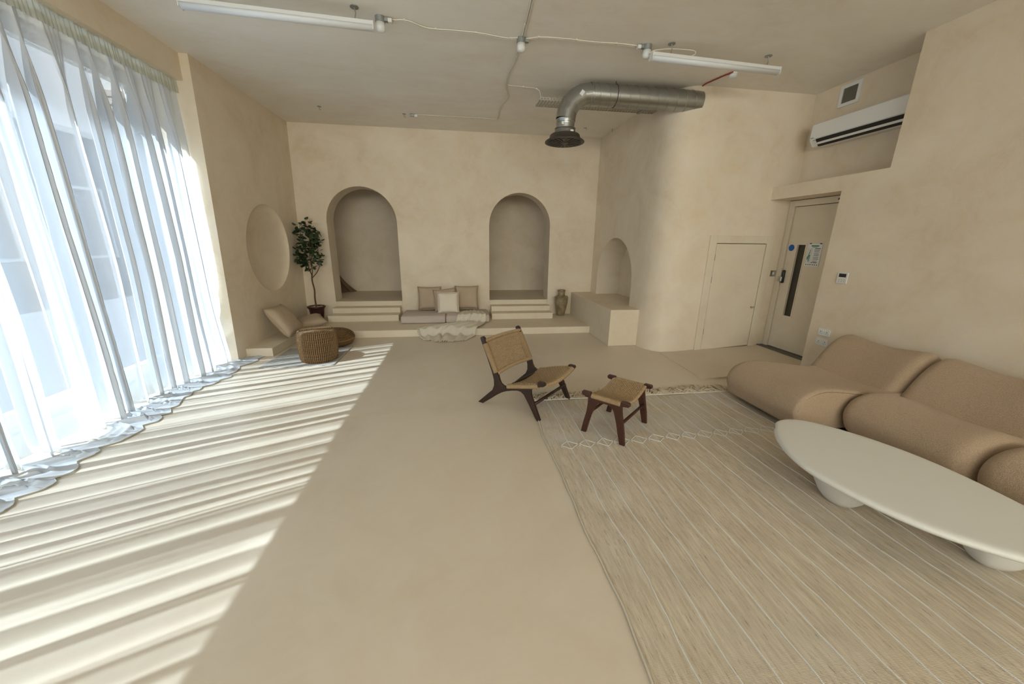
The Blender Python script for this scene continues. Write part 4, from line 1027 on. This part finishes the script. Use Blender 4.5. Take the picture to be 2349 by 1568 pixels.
def junction(label, x, y, kind=0, rz=0, sc=1.0):
    o = empty('junction_box', label, 'junction box', (x, y, CZ), rz, 'cable junction boxes on the ceiling')
    bm = bmesh.new(); lathe(bm, [(.044*sc, -.045), (.044*sc, -.002), (.044*sc, 0)], 24); box(bm, (.03*sc, -.018, -.034), (.075*sc, .018, -.006)); link('back_box', bm, M_ZINCD, o)
    bm = bmesh.new(); lathe(bm, [(.0, -.118), (.022*sc, -.117), (.036*sc, -.108), (.041*sc, -.09), (.041*sc, -.046)], 24, capb=False); link('rose', bm, M_WHITE, o, True)
    if kind: link('cable_gland', boxes(((.070, -.020, -.040), (.105, .020, -.008)), bev=.004), M_WHITE, o)
    return o
junction('round white ceiling junction box where the cable lines cross', .655, 4.20, 0)
junction('white junction box at the end of the left batten lamp', -.66, 4.06, 1)
junction('white junction box beside the start of the right batten lamp', 1.94, 4.12, 1, PI)
def cable(label, pts, r=.0062, mat=M_CORD_W, clips=True, twin=0.0, cat='cable'):
    bm = bmesh.new(); P = catmull(pts, 6)
    P = [p+Vector((.004*nz(i*.35), .004*nz(i*.3, 5), 0)) for i, p in enumerate(P)]
    o = empty('ceiling_cable', label, cat, P[0])
    base = P[0].copy()
    tube(bm, [p-base for p in P], r, 6)
    if twin:
        tube(bm, [p-base+Vector((0, twin, 0)) if abs((P[-1]-P[0]).x) > abs((P[-1]-P[0]).y) else p-base+Vector((twin, 0, 0)) for p in P], r, 6)
    link('sheath', bm, mat, o, True)
    if clips:
        for i in range(5, len(P)-3, 9): link('cable_clip', boxes(((P[i]-base)-Vector((.008, .008, .006)), (P[i]-base)+Vector((.008, .014, .007)))), mat, o)
    return o
zc = CZ-.008
cable('twin white cable from the left batten lamp to the middle junction box', [(-.56, 4.07, zc), (-.42, 4.06, zc), (-.25, 4.15, zc), (.0, 4.15, zc), (.25, 4.16, zc), (.5, 4.20, zc), (.62, 4.18, zc)], twin=.022)
cable('twin white cable from the middle junction box to the right batten lamp', [(.70, 4.18, zc), (.85, 4.13, zc), (1.1, 4.12, zc), (1.4, 4.13, zc), (1.65, 4.12, zc), (1.84, 4.13, zc)], twin=.020)
cable('twin white cable running from the middle junction box towards the camera', [(.655, 4.15, zc), (.65, 3.9, zc), (.64, 3.6, zc), (.66, 3.2, zc), (.65, 2.6, zc)], twin=.018)
cable('twin white cable running from the middle junction box towards the arches', [(.64, 4.25, zc), (.66, 4.6, zc), (.63, 4.95, zc), (.64, 5.35, zc), (.71, 5.7, zc), (.65, 6.1, zc), (.67, 6.64, zc)], twin=.012)
cable('thin cable along the ceiling near the arches', [(.67, 6.66, zc), (.3, 6.65, zc), (-.1, 6.66, zc), (-.5, 6.66, zc), (-.63, 6.67, zc)], r=.004)
cable('thin cable from the cable line to the perforated tray', [(.66, 5.30, zc), (.9, 5.33, zc), (1.02, 5.34, zc), (1.08, 5.33, zc-.03), (1.10, 5.32, 3.43)], r=.004)
cable('short red cable hanging under the right batten lamp', [(3.20, 4.50, CZ-.006), (3.14, 4.66, CZ-.012), (3.10, 4.82, CZ-.010), (3.08, 4.88, CZ-.02)], r=.008, mat=M_RED, clips=False)
cable('small loop of white cable above the right batten lamp', [(1.93, 4.05, 3.44), (2.0, 4.02, 3.46), (2.2, 4.06, 3.50), (2.42, 4.08, 3.51), (2.46, 4.10, 3.49), (2.40, 4.11, 3.465)], r=.005, clips=False)
o = empty('cable_connector', 'small white cable connector on the ceiling nearest the arches', 'connector', (-.66, 6.68, CZ))
link('clamp', boxes(((-.07, -.02, -.035), (0, .02, -.004)), bev=.005), M_ZINCD, o); link('gland', boxes(((0, -.022, -.04), (.05, .022, -.005)), bev=.006), M_WHITE, o)
def hook(label, x, y):
    o = empty('ceiling_hook', label, 'hook', (x, y, CZ), 0, 'bare ceiling hooks')
    bm = bmesh.new(); lathe(bm, [(.03, -.004), (.03, -.0005), (.026, 0)], 16); link('plate', bm, M_ZINCD, o)
    bm = bmesh.new(); tube(bm, catmull([(0, 0, -.003), (0, 0, -.035), (.012, 0, -.045), (.018, 0, -.035)], 4), .004, 6); link('wire', bm, M_ZINCD, o)
hook('bare hook on the ceiling above the left arch', -2.05, 6.58); hook('bare hook on the ceiling beside the small white cable connector', -.82, 6.70)
def sensor(label, x, y, r, name='smoke_detector', cat='detector'):
    o = empty(name, label, cat, (x, y, CZ))
    bm = bmesh.new(); lathe(bm, [(r*.5, -.05), (r*.8, -.045), (r, -.025), (r, -.012)], 20); link('sensor_head', bm, M_WHITE, o, True)
    bm = bmesh.new(); lathe(bm, [(r*1.05, -.012), (r*1.1, -.002), (r*1.1, 0)], 20); link('base', bm, M_WHITEP if r > .04 else M_CHROME, o)
sensor('white smoke detector just behind the right batten lamp', 3.24, 4.55, .047)
sensor('tiny steel sprinkler head on the ceiling right of the diffuser', 2.23, 6.88, .024, 'sprinkler_head', 'sprinkler')
o = empty('anchor_bolt', 'tiny brass bolt in the ceiling edge above the niche wall', 'bolt', (2.72, 6.85, CZ))
bm = bmesh.new(); lathe(bm, [(.006, -.05), (.006, 0)], 8); link('bolt', bm, M_TRAY, o)
